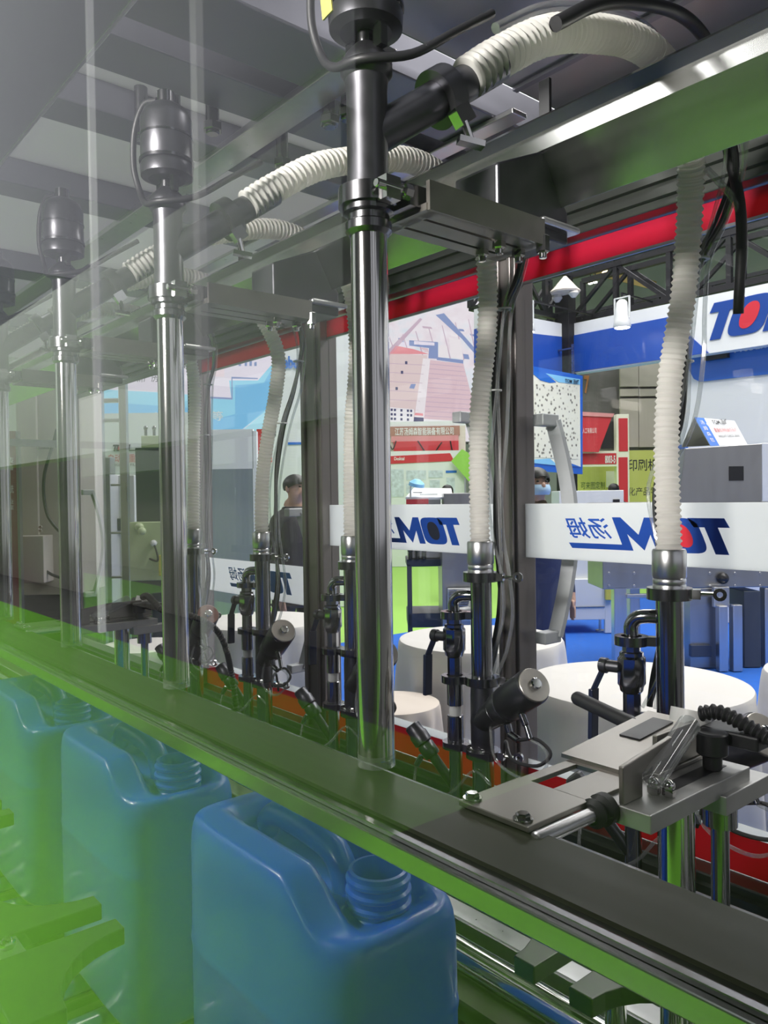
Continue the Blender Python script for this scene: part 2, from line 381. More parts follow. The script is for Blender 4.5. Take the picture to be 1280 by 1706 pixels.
# ------------------------------------------------------------------ filling machine: frame, beams, roof, conveyor
XL, XR = -4.33, .55
fm = thing('filling_machine', 'stainless steel inline filling machine with dark profile frame and drip beam', 'machine', (-1.9, .95, 0))
def post(x, wd, m=alu):
    b = MB().box((x - wd / 2, 1.42, 0), (x + wd / 2, 1.485, 2.2))
    for k in (-.28, .28): b.box((x + wd * k - .006, 1.412, .05), (x + wd * k + .006, 1.421, 2.06))
    return b.make('rear_post', m, fm, .003)
post(-1.232, .064); post(-2.035, .112); post(-2.84, .062); post(XL, .075); post(-.43, .064)
r = MB().box((XL, 1.405, 2.058), (XR, 1.47, 2.2)).make('top_rail', alu_t, fm, .003)
for z in (2.075, 2.105, 2.14): MB().box((XL, 1.392, z), (XR, 1.4055, z + .012)).make('rail_ridge', alu_t, r)
r = MB().box((XL, 1.40, .66), (XR, 1.47, .788)).make('lower_rail', alu_t, fm, .003)
for z in (.69, .725, .76): MB().box((XL, 1.385, z), (XR, 1.4005, z + .012)).make('rail_ridge', alu_t, r)
# upper cable tray: sloping front face, floor, tall back wall
def xprism(prof, x0=XL, x1=XR): return MB().prism(prof, (x0, 0, 0), (0, 1, 0), (0, 0, 1), (x1 - x0, 0, 0))
xprism([(.733, 1.900), (.737, 1.902), (.769, 1.843), (.766, 1.841)]).make('tray_front', beam_m, fm)
xprism([(.737, 1.902), (.737, 1.898), (.775, 1.898), (.775, 1.902)]).make('tray_flange', beam_m, fm)
xprism([(.95, 1.925), (.955, 1.925), (.955, 2.05), (.93, 2.058), (.928, 2.054), (.95, 2.046)]).make('tray_back', beam_m, fm)
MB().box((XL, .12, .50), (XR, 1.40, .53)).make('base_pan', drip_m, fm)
XN = [-.61, -1.065, -1.512, -1.968]
for x in XN:
    MB().box((x - .147, .956, 2.0), (x - .128, .962, 2.125)).make('hanger_strap', black, fm)
    b = MB().prism([(.655, 1.866), (.735, 1.90), (.78, 1.838), (.78, 1.80), (.655, 1.80)], (x - .032, 0, 0), (0, 1, 0), (0, 0, 1), (.066, 0, 0)).make('mount_block', cast, fm, .003)
    MB().box((x - .03, .72, 1.812), (x + .045, .79, 1.820)).make('mount_lug', steel_l, fm, .003)
# lower drip beam under the nozzles
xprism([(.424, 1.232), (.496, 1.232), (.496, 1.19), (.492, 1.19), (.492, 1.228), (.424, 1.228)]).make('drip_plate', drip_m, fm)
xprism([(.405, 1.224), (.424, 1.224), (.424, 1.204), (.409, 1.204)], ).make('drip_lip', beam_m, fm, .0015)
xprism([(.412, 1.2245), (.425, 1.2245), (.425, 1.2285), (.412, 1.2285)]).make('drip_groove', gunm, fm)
xprism([(.82, .96), (.86, .96), (.86, 1.04), (.82, 1.04)]).make('clamp_rail', gunm, fm, .004)
xprism([(1.0, .66), (1.02, .66), (1.02, .93), (1.0, .93)]).make('splash_wall', frame_m, fm)
# conveyor
xprism([(.27, .70), (.31, .70), (.31, .80), (.27, .80)]).make('conveyor_rail', steel, fm, .003)
xprism([(.66, .70), (.70, .70), (.70, .80), (.66, .80)]).make('conveyor_rail', steel, fm, .003)
MB().cyl((XL, .80, .845), (XR, .80, .845), .022).make('drive_shaft', chrome, fm)
xprism([(.86, .82), (.90, .82), (.90, .85), (.86, .85)]).make('guide_bar', steel_l, fm, .003)
xprism([(.92, .82), (.97, .82), (.97, .85), (.92, .85)]).make('guide_bar', steel_l, fm, .003)
for k in range(26):
    x = .35 - k * .105
    MB().cyl((x, .31, .752), (x, .66, .752), .024, n=16).make('roller', chrome, fm)
# roof
MB().box((-.93, .74, 2.235), (XR, 1.47, 2.25)).make('roof_sheet', roof_m, fm)
for y in (.745, 1.10, 1.28): MB().box((-.93, y, 2.228), (XR, y + .012, 2.2355)).make('roof_seam', frame_m, fm)
for a, b in ((-1.40, -1.265), (-1.83, -1.49), (-2.5, -1.92), (-3.3, -2.6), (-4.3, -3.4), (-1.16, -1.11)):
    MB().box((a, .46, 2.255), (b, 1.40, 2.262)).make('roof_panel', milky, fm)
for a, b in ((-1.11, -.975), (-1.265, -1.16), (-1.49, -1.40), (-1.92, -1.83), (-2.6, -2.5), (-3.4, -3.3)):
    MB().box((a, .456, 2.20), (b, 1.44, 2.27)).make('roof_cross_beam', frame_m, fm, .003)
MB().box((XL, .765, 2.19), (-.93, .825, 2.205)).make('roof_long_beam', steel_l, fm, .002)
MB().box((XL, .06, 2.195), (XR, .448, 2.2)).make('roof_front_cover', roof_m, fm)
MB().box((XL, .448, 2.193), (XR, .453, 2.2)).make('cover_seam', steel_l, fm)
MB().box((XL, .06, 0.30), (XL + .05, .11, 2.195)).make('front_post', alu, fm, .003)
MB().box((XR - .05, .06, 0.0), (XR, .11, 2.195)).make('front_post', alu, fm, .003)
MB().box((XL, 1.10, 2.19), (-.93, 1.14, 2.2)).make('roof_long_beam', steel_l, fm, .002)
for x, y in ((-1.38, .60), (-1.33, .64), (-1.33, .87), (-1.28, .69), (-1.13, .84), (-1.09, .85)):
    MB().cyl((x, y, 2.16), (x, y, 2.256), .012, n=12).cyl((x, y, 2.165), (x, y, 2.18), .018, n=6).make('roof_bolt', gunm, fm)
MB().box((XL, .40, 0), (XL + .06, .46, 2.2)).make('front_post', alu, fm, .003)
MB().box((XR - .06, .40, 0), (XR, .46, 2.2)).make('front_post', alu, fm, .003)
for x in (XL, XR - .06):
    for z in (.66, 2.14): MB().box((x, .46, z), (x + .06, 1.42, z + .06)).make('side_rail', alu, fm, .003)
for x in (XL + .03, XR - .03):
    MB().box((x - .02, .46, 1.195), (x + .02, .49, 1.228)).make('beam_bracket', gunm, fm)
    MB().box((x - .02, .30, .70), (x + .02, 1.41, .74)).make('conveyor_bearer', gunm, fm)
    MB().box((x - .02, .80, .74), (x + .02, 1.02, .98)).make('clamp_bearer', gunm, fm)
    MB().box((x - .02, .78, 1.80), (x + .02, 1.41, 1.836)).make('tray_bearer', gunm, fm)

# front guard: the clear sheet the picture is taken through
fg = thing('front_guard', 'clear acrylic front guard sheet mirroring the green carpet', 'guard', (-1.5, .102, .35))
MB().box((XL + .051, .10, .35), (XR - .051, .105, 2.195)).make('pane', pane_m, fg)
MB().box((XL + .051, .095, .31), (XR - .051, .11, .35)).make('bottom_rail', steel, fg)

# rear guard doors with printed films
def bow_handle(parent, x, z0, z1, m, bow=.05, y=1.49):
    pts = []
    for k in range(13):
        t = k / 12; pts.append((x + .012 * math.sin(PI * t), y + .02 + bow * math.sin(PI * t), z0 + (z1 - z0) * t))
    b = MB()
    for k in range(12): b.bar(pts[k], pts[k + 1], .036, .014, up=V(0, 1, 0))
    h = b.make('handle', m, parent)
    for z in (z0, z1): MB().box((x - .018, 1.4565, z - .014), (x + .014, y + .026, z + .014)).make('handle_foot', m, h, .003)
    return h
def door(x0, x1, zs, label, side, dot, chars=True):
    d = thing('guard_door', label, 'door', ((x0 + x1) / 2, 1.455, .79))
    MB().box((x0, 1.452, .79), (x1, 1.456, 2.058)).make('pane', pane_m, d)
    rb = MB().box((x0, 1.4475, 2.004), (x1, 1.4505, 2.055)).make('red_band', red_f, d)
    MB().box((x0, 1.446, 1.998), (x1, 1.452, 2.004)).make('band_edge', steel, d)
    MB().box((x0, 1.4475, .790), (x1, 1.4505, .862)).make('red_band', red_f, d)
    MB().box((x0, 1.4470, .862), (x1, 1.4505, .882)).make('white_band', white_f, d)
    MB().box((x0, 1.4475, zs), (x1, 1.4505, zs + .126)).make('printed_strip', white_f, d)
    return d
XP = [-.462, -1.20, -2.0]
d1 = door(-1.20, -.462, 1.359, 'clear guard door with mirrored wordmark and red dot, right of the middle post', 1, red_dot)
logo((-.687, 1.447, 1.386), (-.0774, 0, 0), (0, 0, .069), navy_f, red_dot, d1, (0, -.0004, 0), (0, -.0006, 0), sh=.38)
d2 = door(-1.979, -1.264, 1.359, 'clear guard door with mirrored wordmark and black dot, behind the nearest nozzle tube', 1, dark_dot)
logo((-1.393, 1.447, 1.379), (-.0774, 0, 0), (0, 0, .071), navy_f, dark_dot, d2, (0, -.0004, 0), (0, -.0006, 0), sh=.38)
d3 = door(-2.809, -2.091, 1.158, 'clear guard door with low printed strip, behind the second nozzle tube', 1, navy_f)
logo((-2.171, 1.447, 1.185), (-.088, 0, 0), (0, 0, .074), ink_b, ink_b, d3, (0, -.0004, 0), (0, -.0006, 0), sh=.38)
d4 = thing('guard_door', 'plain clear guard door beside the far left end post', 'door', (-3.58, 1.455, .79))
MB().box((-4.29, 1.452, .79), (-2.871, 1.456, 2.058)).make('pane', pane_m, d4)
bow_handle(d1, -1.165, 1.17, 1.68, mat('grey_handle', (.50, .52, .54), .4, .1))
bow_handle(d2, -1.43, 1.20, 1.71, MATS['grey_handle'])
bow_handle(d3, -2.235, .93, 1.46, MATS['grey_handle'])
hm = mat('pale_handle', (.55, .57, .57), .35, .3)
bow_handle(d4, -4.19, 1.02, 1.56, hm)

# ------------------------------------------------------------------ filling nozzles (one built, three copied)
def make_nozzle(x):
    t = thing('filling_nozzle', '', 'nozzle', (x, .5, 1.236), 'filling nozzles over the drip beam')
    C = lambda z, dx=0, dy=0: (x + dx, .5 + dy, z)
    MB().cyl(C(1.240), C(1.768), .0186, n=40).make('fill_tube', chrome, t)
    MB().ring(C(1.233), (0, 0, 1), .0150, .0190, .012, 40).make('tip_ring', tube_c, t)
    MB().lathe(C(1.762), (0, 0, 1), [(0, .020), (.004, .0235), (.012, .0235), (.014, .021), (.02, .021), (.022, .0255), (.030, .0255), (.032, .022), (.038, .022)], 36).make('ferrule', gunm, t)
    cl = MB().ring(C(1.790), (0, 0, 1), .0225, .030, .018, 32).make('clamp_ring', gunm, t)
    MB().box(C(1.788, .026, -.010), C(1.81, .040, .008)).cyl(C(1.80, .036, -.02), C(1.80, .036, .014), .0045, n=10).cyl(C(1.80, .036, .012), C(1.80, .036, .024), .008, n=8).make('clamp_bolt', chrome, cl)
    MB().box(C(1.79, -.034, -.008), C(1.806, -.026, .008)).make('clamp_hinge', gunm, cl)
    d = unit(V(.03, .15, .108)); p0 = V(*C(1.858))
    MB().lathe(C(1.808), (0, 0, 1), [(0, .0215), (.02, .0205), (.095, .0205), (.108, .0215)], 36).cyl(p0, p0 + d * .10, .0195, n=32).make('tee_body', cast, t, 0)
    b = MB().cyl(p0 + d * .118, p0 + d * .20, .0190, n=32).make('branch_pipe', cast, t)
    bc = MB().ring(p0 + d * .099, d, .018, .030, .020, 32).make('branch_clamp', cast, t)
    u, v, _ = basis(d); q = p0 + d * .11 - V(0, 0, 1) * .02 + V(.028, .0, -.01)
    MB().bar(q - d * .010, q + d * .010, .014, .018).cyl(q, q + V(.012, .0, -.03), .004, n=8).bar(q + V(.006, -.012, -.03), q + V(.018, .012, -.034), .012, .006).make('wing_nut', chrome, bc)
    MB().lathe(C(1.916), (0, 0, 1), [(0, .0215), (.006, .026), (.016, .026), (.024, .021), (.034, .012)], 32).make('dome_cap', cast, t)
    MB().cyl(C(1.925), C(1.985), .010, n=16).bar(C(1.94, -.022), C(1.975, -.022), .008, .012).bar(C(1.94, .022), C(1.975, .022), .008, .012).make('yoke', gunm, t)
    a = MB().lathe(C(1.962), (0, 0, 1), [(0, .026), (.004, .0365), (.018, .0375), (.024, .034), (.03, .0365), (.085, .0365), (.098, .031), (.106, .02)], 36).make('actuator', cast, t)
    MB().ring(C(1.985), (0, 0, 1), .0345, .0385, .004, 32).ring(C(2.02), (0, 0, 1), .0345, .0375, .003, 32).make('actuator_band', gunm, a)
    MB().cyl(C(2.062), C(2.088), .0125, n=20).make('actuator_cap', gunm, t)
    MB().bar(C(1.972, -.012, -.0375), C(2.045, -.022, -.0375), .016, .002, up=V(0, 1, 0)).make('yellow_label', yellow_l, a)
    pts = [C(2.075, -.006, -.01), C(2.075, -.03, -.02), C(2.045, -.052, -.025), C(1.995, -.058, -.025), C(1.955, -.048, -.02), C(1.93, -.02, -.024), C(1.922, .02, -.022), C(1.93, .045, .02), C(1.965, .055, .07), C(2.0, .06, .12)]
    MB().tube(pts, .0045, 10).make('air_line', rubber, t)
    # slotted mounting bracket: three rails joined by two end bars leave two slots
    z0, z1 = 1.783, 1.790
    br = MB()
    for a0, a1 in ((-.036, -.018), (-.013, .012), (.017, .036)): br.box(C(z0, a0 + .012, .04), C(z1, a1 + .012, .21))
    br.box(C(z0, -.024, .034), C(z1, .048, .052)); br.box(C(z0, -.024, .198), C(z1, .048, .216))
    bk = br.make('slotted_bracket', plate_m, t)
    MB().box(C(z0, .046, .036), C(z1 + .022, .051, .214)).make('bracket_flange', plate_m, bk)
    MB().box(C(z0 + .004, -.006, .02), C(z1 + .018, .04, .042)).make('bracket_root', gunm, bk)
    for dx, dy in ((-.004, .17), (.026, .165), (.02, .205), (.047, .215)):
        MB().cyl(C(z0 - .008, dx, dy), C(z0 + .012, dx, dy), .0075, n=6).cyl(C(z0 - .014, dx, dy), C(z0 - .006, dx, dy), .0045, n=10).make('bracket_bolt', chrome, bk)
    return t
n0 = make_nozzle(XN[0])
n0['label'] = 'nearest and largest polished filling nozzle, its tube in front of the wordmark strip'
dup(n0, (XN[1], .5, 1.236), 'second polished filling nozzle from the near end, above the middle can')
dup(n0, (XN[2], .5, 1.236), 'third polished filling nozzle from the near end, above the green-tinted can')
dup(n0, (XN[3], .5, 1.236), 'last polished filling nozzle, a thin tube at the edge of the photo')

for o_ in [x for x in bpy.data.objects if x.name.startswith('yellow_label') and x.name != 'yellow_label']: bpy.data.objects.remove(o_)
# ------------------------------------------------------------------ valve sets below the hoses
XV = [-.714, -1.152, -1.600, -2.040, -2.485]
def make_valve(x):
    t = thing('valve_set', '', 'valve', (x, 1.24, .60), 'valve sets behind the drip beam')
    C = lambda z, dx=0, dy=0: V(x + dx, 1.24 + dy, z)
    MB().lathe(C(1.338), (0, 0, 1), [(0, .024), (.003, .0275), (.008, .0275), (.01, .0265), (.013, .0275), (.018, .0275), (.02, .0265), (.023, .0285), (.066, .0285), (.07, .0265)], 36).make('hose_ferrule', steel_l, t)
    def clamp(z, r, h, dx=0, dy=0, ang=.3):
        k = MB().ring(C(z, dx, dy), (0, 0, 1), r * .62, r, h, 32).make('clamp_ring', gunm, t)
        c, s_ = math.cos(ang), math.sin(ang); q = C(z + h / 2, dx + c * r, dy + s_ * r)
        MB().bar(q - V(c, s_, 0) * .006, q + V(c, s_, 0) * .012, h * 1.1, .016).cyl(q + V(c, s_, 0) * .012, q + V(c, s_, 0) * .034, .004, n=8).ring(q + V(c, s_, 0) * .042 - V(-s_, c, 0) * .004, (-s_, c, 0), .005, .011, .008, 14).make('clamp_nut', chrome, k)
        return k
    clamp(1.322, .0375, .020, ang=.5)
    MB().cyl(C(1.112), C(1.330), .0228, n=36).make('riser_pipe', pipe_m, t)
    clamp(1.100, .0365, .018, ang=.9)
    d = unit(V(.82, -.20, .54)); p = C(1.02)
    MB().lathe(C(.958), (0, 0, 1), [(0, .024), (.02, .0255), (.12, .0255), (.146, .024)], 32).cyl(p - d * .012, p + d * .075, .024, .031, n=32).make('angle_body', cast, t)
    ac = MB().lathe(p + d * .076, d, [(0, .028), (.003, .034), (.03, .036), (.034, .034), (.04, .037), (.134, .037), (.138, .035)], 36).make('angle_actuator', cast, t)
    cap = MB().cyl(p + d * .212, p + d * .218, .034, n=32).make('actuator_cap', cap_m, ac)
    MB().lathe(p + d * .217, d, [(0, .012), (.008, .012), (.010, .009)], 16).make('position_window', chrome, ac)
    q = p + d * .165 + V(.008, -.01, -.034)
    f = MB().cyl(q, q + V(.012, 0, -.022), .007, n=12).cyl(q + V(.012, 0, -.022), q + V(.026, -.004, -.046), .0055, n=12).make('air_fitting', gunm, ac)
    q2 = p + d * .105 + V(.01, -.01, -.034)
    MB().cyl(q2, q2 + V(.006, 0, -.018), .008, n=12).cyl(q2 + V(.006, 0, -.02), q2 + V(.034, -.004, -.026), .0075, n=12).make('air_fitting', gunm, ac)
    MB().tube([q2 + V(.034, -.004, -.026), q2 + V(.085, -.01, -.012), q2 + V(.125, -.02, -.028), q2 + V(.10, -.03, -.055), q2 + V(.03, -.02, -.062), q2 + V(-.03, .03, -.05), C(.93, .03, .03)], .0035, 8).make('air_line', rubber, t)
    MB().tube([q + V(.026, -.004, -.046), q + V(.065, -.01, -.055), q + V(.075, -.02, -.085), q + V(.03, -.03, -.115), q + V(-.05, -.02, -.10), q + V(-.10, .02, -.05), C(1.05, -.02, .04), C(1.20, -.01, .04)], .003, 8).make('air_line', tube_c, t)
    clamp(.944, .0365, .017, ang=.4)
    MB().cyl(C(.60), C(.946), .0232, n=32).make('drop_pipe', pipe_m, t)
    # by-pass branch with ball valve
    bx, by = -.062, -.02
    MB().tube([C(1.290, -.015), C(1.290, -.036, -.012), C(1.286, -.052, -.018), C(1.272, bx, by), C(1.252, bx, by)], .0125, 16).make('elbow', pipe_m, t)
    clamp(1.238, .029, .016, bx, by, .5)
    MB().lathe(C(1.165, bx, by), (0, 0, 1), [(-.055, .0155), (-.012, .0155), (-.008, .020), (0, .0215), (.004, .0245), (.05, .0245), (.054, .021), (.06, .021), (.062, .016), (.074, .016)], 8).make('ball_valve', pipe_m, t)
    lv = MB().cyl(C(1.196, bx - .02, by - .004), C(1.196, bx - .045, by - .01), .011, n=16).cyl(C(1.196, bx - .042, by - .01), C(1.196, bx - .056, by - .012), .014, n=16).make('valve_stem', cast, t)
    MB().bar(C(1.190, bx - .05, by - .012), C(1.150, bx - .068, by - .016), .016, .005, up=V(1, 0, 0)).bar(C(1.152, bx - .068, by - .016), C(1.06, bx - .070, by - .017), .022, .009, up=V(1, 0, 0)).make('lever', navy_g, lv, .002)
    clamp(1.098, .029, .016, bx, by, .2)
    MB().cyl(C(1.048, bx, by), C(1.10, bx, by), .0178, n=28).make('sleeve', pipe_m, t)
    MB().cyl(C(1.024, bx, by), C(1.05, bx, by), .0135, n=24).make('sight_glass', white_p, t)
    MB().cyl(C(.968, bx, by), C(1.026, bx, by), .0178, n=28).make('sleeve', pipe_m, t)
    clamp(.954, .029, .015, bx, by, .0)
    MB().cyl(C(.60, bx, by), C(.956, bx, by), .0145, n=24).make('branch_pipe', pipe_m, t)
    e = unit(V(-.55, -.25, .75)); p = C(.862, bx, by)
    dr = MB().cyl(p, p + e * .10, .011, n=20).make('drain_stem', cast, t)
    MB().lathe(p + e * .085, e, [(0, .016), (.004, .019), (.03, .019), (.034, .016), (.036, .021), (.058, .021), (.062, .018), (.08, .018), (.083, .014)], 24).make('drain_actuator', cast, dr)
    q = p + e * .10 + V(-.012, -.012, -.012)
    MB().cyl(q, q + V(-.01, -.008, -.022), .007, n=10).make('drain_fitting', gunm, dr)
    MB().tube([q + V(-.01, -.008, -.022), q + V(.0, -.02, -.06), q + V(.05, -.02, -.08), q + V(.10, .0, -.05), C(.92, .0, -.03), C(.90, .04, -.02)], .003, 8).make('air_line', tube_c, t)
    return t
v0 = make_valve(XV[0])
v0['label'] = 'nearest valve set, behind the sliding bracket in front of the white table'
for k, (x, l) in enumerate(zip(XV[1:], ('second valve set from the near end, between nearest nozzle tube and middle post', 'third valve set, half hidden behind the nearest nozzle tube',
                          'fourth valve set, standing between the two near nozzle tubes with a bare round cap', 'fifth valve set with reddish cap, just beside the second nozzle tube'))):
    r = dup(v0, (x, 1.24, .60), l)
    if k == 3:
        for c in r.children:
            for g in c.children:
                if g.name.startswith('actuator_cap'):
                    g.data = g.data.copy(); g.data.materials[0] = redcap
# rail that the valve sets stand on
MB().box((XL, 1.17, .56), (XR, 1.30, .602)).make('valve_rail', gunm, fm)

# ------------------------------------------------------------------ corrugated hoses, nozzle branch to ferrule
REL = [(.028, .615, 1.945), (.034, .66, 1.98), (.037, .74, 2.032), (.038, .84, 2.070), (.03, .94, 2.098), (.022, 1.02, 2.098), (.0, 1.12, 2.084), (-.040, 1.205, 2.03), (-.066, 1.243, 1.93), (-.082, 1.252, 1.83), (-.108, 1.255, 1.70), (-.116, 1.255, 1.58), (-.108, 1.245, 1.47), (-.104, 1.24, 1.385)]
def hose_radius(acc):
    return .0203 + .0020 * math.sin(acc * 2 * PI / .0105)
hose_l = ['nearest white corrugated hose, arching over the tray to the front valve set', 'white corrugated hose of the second nozzle, hanging just left of the middle post',
          'white corrugated hose mostly hidden behind the nearest nozzle tube', 'white corrugated hose that sways wide beside the person in a dark jacket', 'slim white corrugated hose close beside the second nozzle tube']
sway = [(0, 0), (0, 0), (0, 0), (.075, .0), (.0, 0)]
xs = XN + [-2.42]
for k in range(5):
    end = XV[k] - xs[k] + .104
    pts = []
    for i, (dx, y, z) in enumerate(REL):
        s_ = i / (len(REL) - 1)
        x = xs[k] + dx + end * max(0, (s_ - .4) / .6)
        if k == 3: x += .085 * math.exp(-((z - 1.90) / .13) ** 2) * (1 if y > 1.15 else 0) + (.0 if y < 1.15 else .03 * math.exp(-((z - 1.7) / .1) ** 2))
        pts.append((x, y, z))
    h = MB().tube(pts, .0205, 18, rf=hose_radius, steps=42).make('corrugated_hose', hose_m)
    tag(h, hose_l[k], 'hose', 'white corrugated product hoses')
# cable bundles down each hose
def bundle(k, label):
    x = XV[k]; t = thing('cable_bundle', label, 'cable', (x, 1.27, .9), 'cable bundles beside the hoses')
    base = [(.115, 1.22, 2.10), (.10, 1.265, 2.03), (.07, 1.285, 1.96), (.036, 1.29, 1.90), (.018, 1.29, 1.82), (.006, 1.29, 1.73), (.0, 1.29, 1.62), (.0, 1.285, 1.52), (.018, 1.275, 1.42), (.03, 1.275, 1.34), (.02, 1.285, 1.25), (.0, 1.28, 1.17), (-.012, 1.27, 1.12)]
    if k == 0: base = [(p[0] - (.052 if p[2] < 1.56 else .012 if p[2] < 1.65 else 0), p[1], p[2]) for p in base]
    if k == 3: base = [(p[0] + (.11 * math.exp(-((p[2] - 1.88) / .16) ** 2)), p[1], p[2]) for p in base]
    for j, (m, r, ox, oy, wv) in enumerate(((rubber, .0055, 0, 0, 0.0), (tube_c, .004, .012, -.006, .5), (rubber, .0042, -.008, .008, 1.2), (tube_c, .004, .018, .008, 2.0), (tube_c, .0035, .004, -.012, 3.0))):
        pts = [(x + a + ox + .010 * math.sin(wv + i * 1.1), min(1.39, b + oy), z) for i, (a, b, z) in enumerate(base)]
        MB().tube(pts, r, 8, steps=5).make('cable', m, t)
    for i in (3, 5): MB().ring((x + base[i][0], 1.285, base[i][2]), (0, 0, 1), .010, .016, .003, 12).make('cable_tie', white_p, t)
for k, l in enumerate(('black and clear cable bundle hanging beside the nearest hose', 'black and clear cable bundle between the second hose and the middle post', 'cable bundle behind the nearest nozzle tube',
                       'cable bundle along the swaying hose beside the person in a dark jacket', 'thin cable bundle beside the slim hose next to the second nozzle tube')): bundle(k, l)
# black hose lines that follow the nearest product hose over the tray
for nm, m, r, off, lab in (('pneumatic_line', rubber, .0085, (.03, .06, .045), 'thick black pneumatic line arching above the nearest white hose'), ('pneumatic_line', tube_c, .006, (-.005, .0, .034), 'clear pneumatic tube lying along the top of the nearest white hose')):
    pts = [(-.61 + a + off[0], b + off[1], min(z + off[2], 2.20)) for a, b, z in REL[1:8]] + [(-.60, 1.27, 1.95), (-.62, 1.30, 1.80)]
    tag(MB().tube(pts, r, 10, steps=8).make(nm, m), lab, 'tube')
# ------------------------------------------------------------------ sliding brackets on the drip beam (one built, one copied)
def make_bracket():
    t = thing('slide_bracket', 'near sliding bracket with slotted bright cover plate and clear tube, over the drip beam', 'bracket', (-.44, .60, .66), 'sliding brackets')
    b = MB(); z0, z1 = 1.2335, 1.2385
    b.box((-.479, .484, z0), (-.402, .565, z1)).box((-.479, .565, z0), (-.466, .635, z1)).box((-.441, .565, z0), (-.402, .635, z1)).box((-.479, .635, z0), (-.402, .672, z1))
    cp = b.make('cover_plate', plate_m, t, .0008)
    for x, y in ((-.472, .494), (-.414, .492)):
        MB().cyl((x, y, z1), (x, y, z1 + .006), .0062, n=6).cyl((x, y, z1), (x, y, z1 + .002), .0085, n=16).make('plate_screw', chrome, cp)
    MB().prism([(.640, 1.2386), (.80, 1.252), (.80, 1.256), (.640, 1.2426)], (-.488, 0, 0), (0, 1, 0), (0, 0, 1), (.084, 0, 0)).make('upper_plate', plate_m, t)
    MB().prism([(.715, 1.2490), (.780, 1.2545), (.780, 1.2560), (.715, 1.2505)], (-.470, 0, 0), (0, 1, 0), (0, 0, 1), (.024, 0, 0)).make('plate_slot', black, t)
    MB().cyl((-.397, .486, 1.229), (-.397, .580, 1.229), .0065, n=18).make('guide_rod', steel_l, t)
    MB().lathe((-.397, .560, 1.229), (0, 1, 0), [(0, .009), (.004, .013), (.01, .010), (.014, .014), (.022, .014)], 20).make('rod_bellows', rubber, t)
    MB().prism([(.585, 1.235), (.585, 1.268), (.665, 1.278), (.665, 1.262), (.615, 1.256), (.615, 1.235)], (-.386, 0, 0), (0, 1, 0), (0, 0, 1), (.005, 0, 0)).make('end_plate', plate_m, t, .001)
    MB().box((-.404, .583, 1.2185), (-.354, .760, 1.235)).make('slide_bar', stone_m, t, .001)
    MB().box((-.385, .650, 1.2345), (-.370, .745, 1.2355)).make('bar_slot', black, t)
    MB().box((-.372, .70, 1.204), (-.348, .79, 1.222)).make('lower_bar', stone_m, t, .001)
    MB().box((-.425, .665, 1.2352), (-.395, .765, 1.2395)).box((-.402, .665, 1.2395), (-.397, .765, 1.275)).make('carriage', plate_m, t, .001)
    MB().cyl((-.374, .725, 1.2355), (-.374, .725, 1.25), .009, n=18).cyl((-.374, .725, 1.25), (-.374, .725, 1.272), .0145, n=24).make('black_knob', black, t, 0)
    MB().box((-.392, .735, 1.258), (-.335, .770, 1.272)).make('sensor_block', black, t, .002)
    MB().cyl((-.375, .620, 1.250), (-.386, .705, 1.281), .0105, n=24).make('clear_tube', tube_c, t)
    for x, y in ((-.378, .628), (-.366, .632)): MB().cyl((x, y, 1.235), (x, y, 1.243), .006, n=6).ball((x, y, 1.245), .0055, 12, 8).make('bar_bolt', chrome, t)
    MB().ring((-.412, .752, 1.266), (0, .3, 1), .012, .020, .014, 24).make('tube_clip', white_p, t)
    MB().cyl((-.584, .80, 1.252), (-.47, .765, 1.244), .0085, n=18).ball((-.584, .80, 1.252), .0085, 12, 8).make('grip_rod', rubber, t)
    MB().tube([(-.395, .742, 1.282), (-.375, .745, 1.286), (-.34, .745, 1.275), (-.30, .75, 1.26), (-.26, .80, 1.245), (-.25, .86, 1.20), (-.27, .90, 1.10), (-.28, .92, .95), (-.28, .92, .74)], .0065, 12, rf=lambda a: .0068 + .0012 * math.sin(a * 2 * PI / .006), steps=40).make('ribbed_conduit', rubber, t)
    MB().cyl((-.392, .69, .66), (-.392, .69, 1.2185), .0165, n=36).make('support_column', chrome, t)
    MB().cyl((-.372, .735, .66), (-.372, .735, 1.204), .0085, n=24).ring((-.372, .735, 1.180), (0, 0, 1), .0085, .016, .024, 24).make('guide_column', pipe_m, t)
    MB().box((-.44, .66, .648), (-.35, .78, .66)).make('base_plate', steel, t)
    return t
sb = make_bracket()
MB().box((XL, .70, .62), (XR, .78, .648)).make('bracket_rail', gunm, fm)
dup(sb, (-.44 - 1.356, .60, .66), 'far sliding bracket between the two thin nozzle tubes, in front of pale machine panels')
tag(MB().tube([(-.30, 1.06, 1.32), (-.285, 1.0, 1.23), (-.262, .98, 1.15), (-.27, 1.0, 1.02), (-.27, 1.0, .62)], .0085, 10, steps=8).make('power_cable', rubber), 'thick black cable dropping down beside the near sliding bracket', 'cable')
tag(MB().tube([(-.36, .93, 1.16), (-.345, .93, 1.10), (-.34, .93, 1.0), (-.34, .94, .62)], .0055, 10, steps=8).make('clear_hose', tube_c), 'clear hose dropping beside the thick black cable', 'tube')

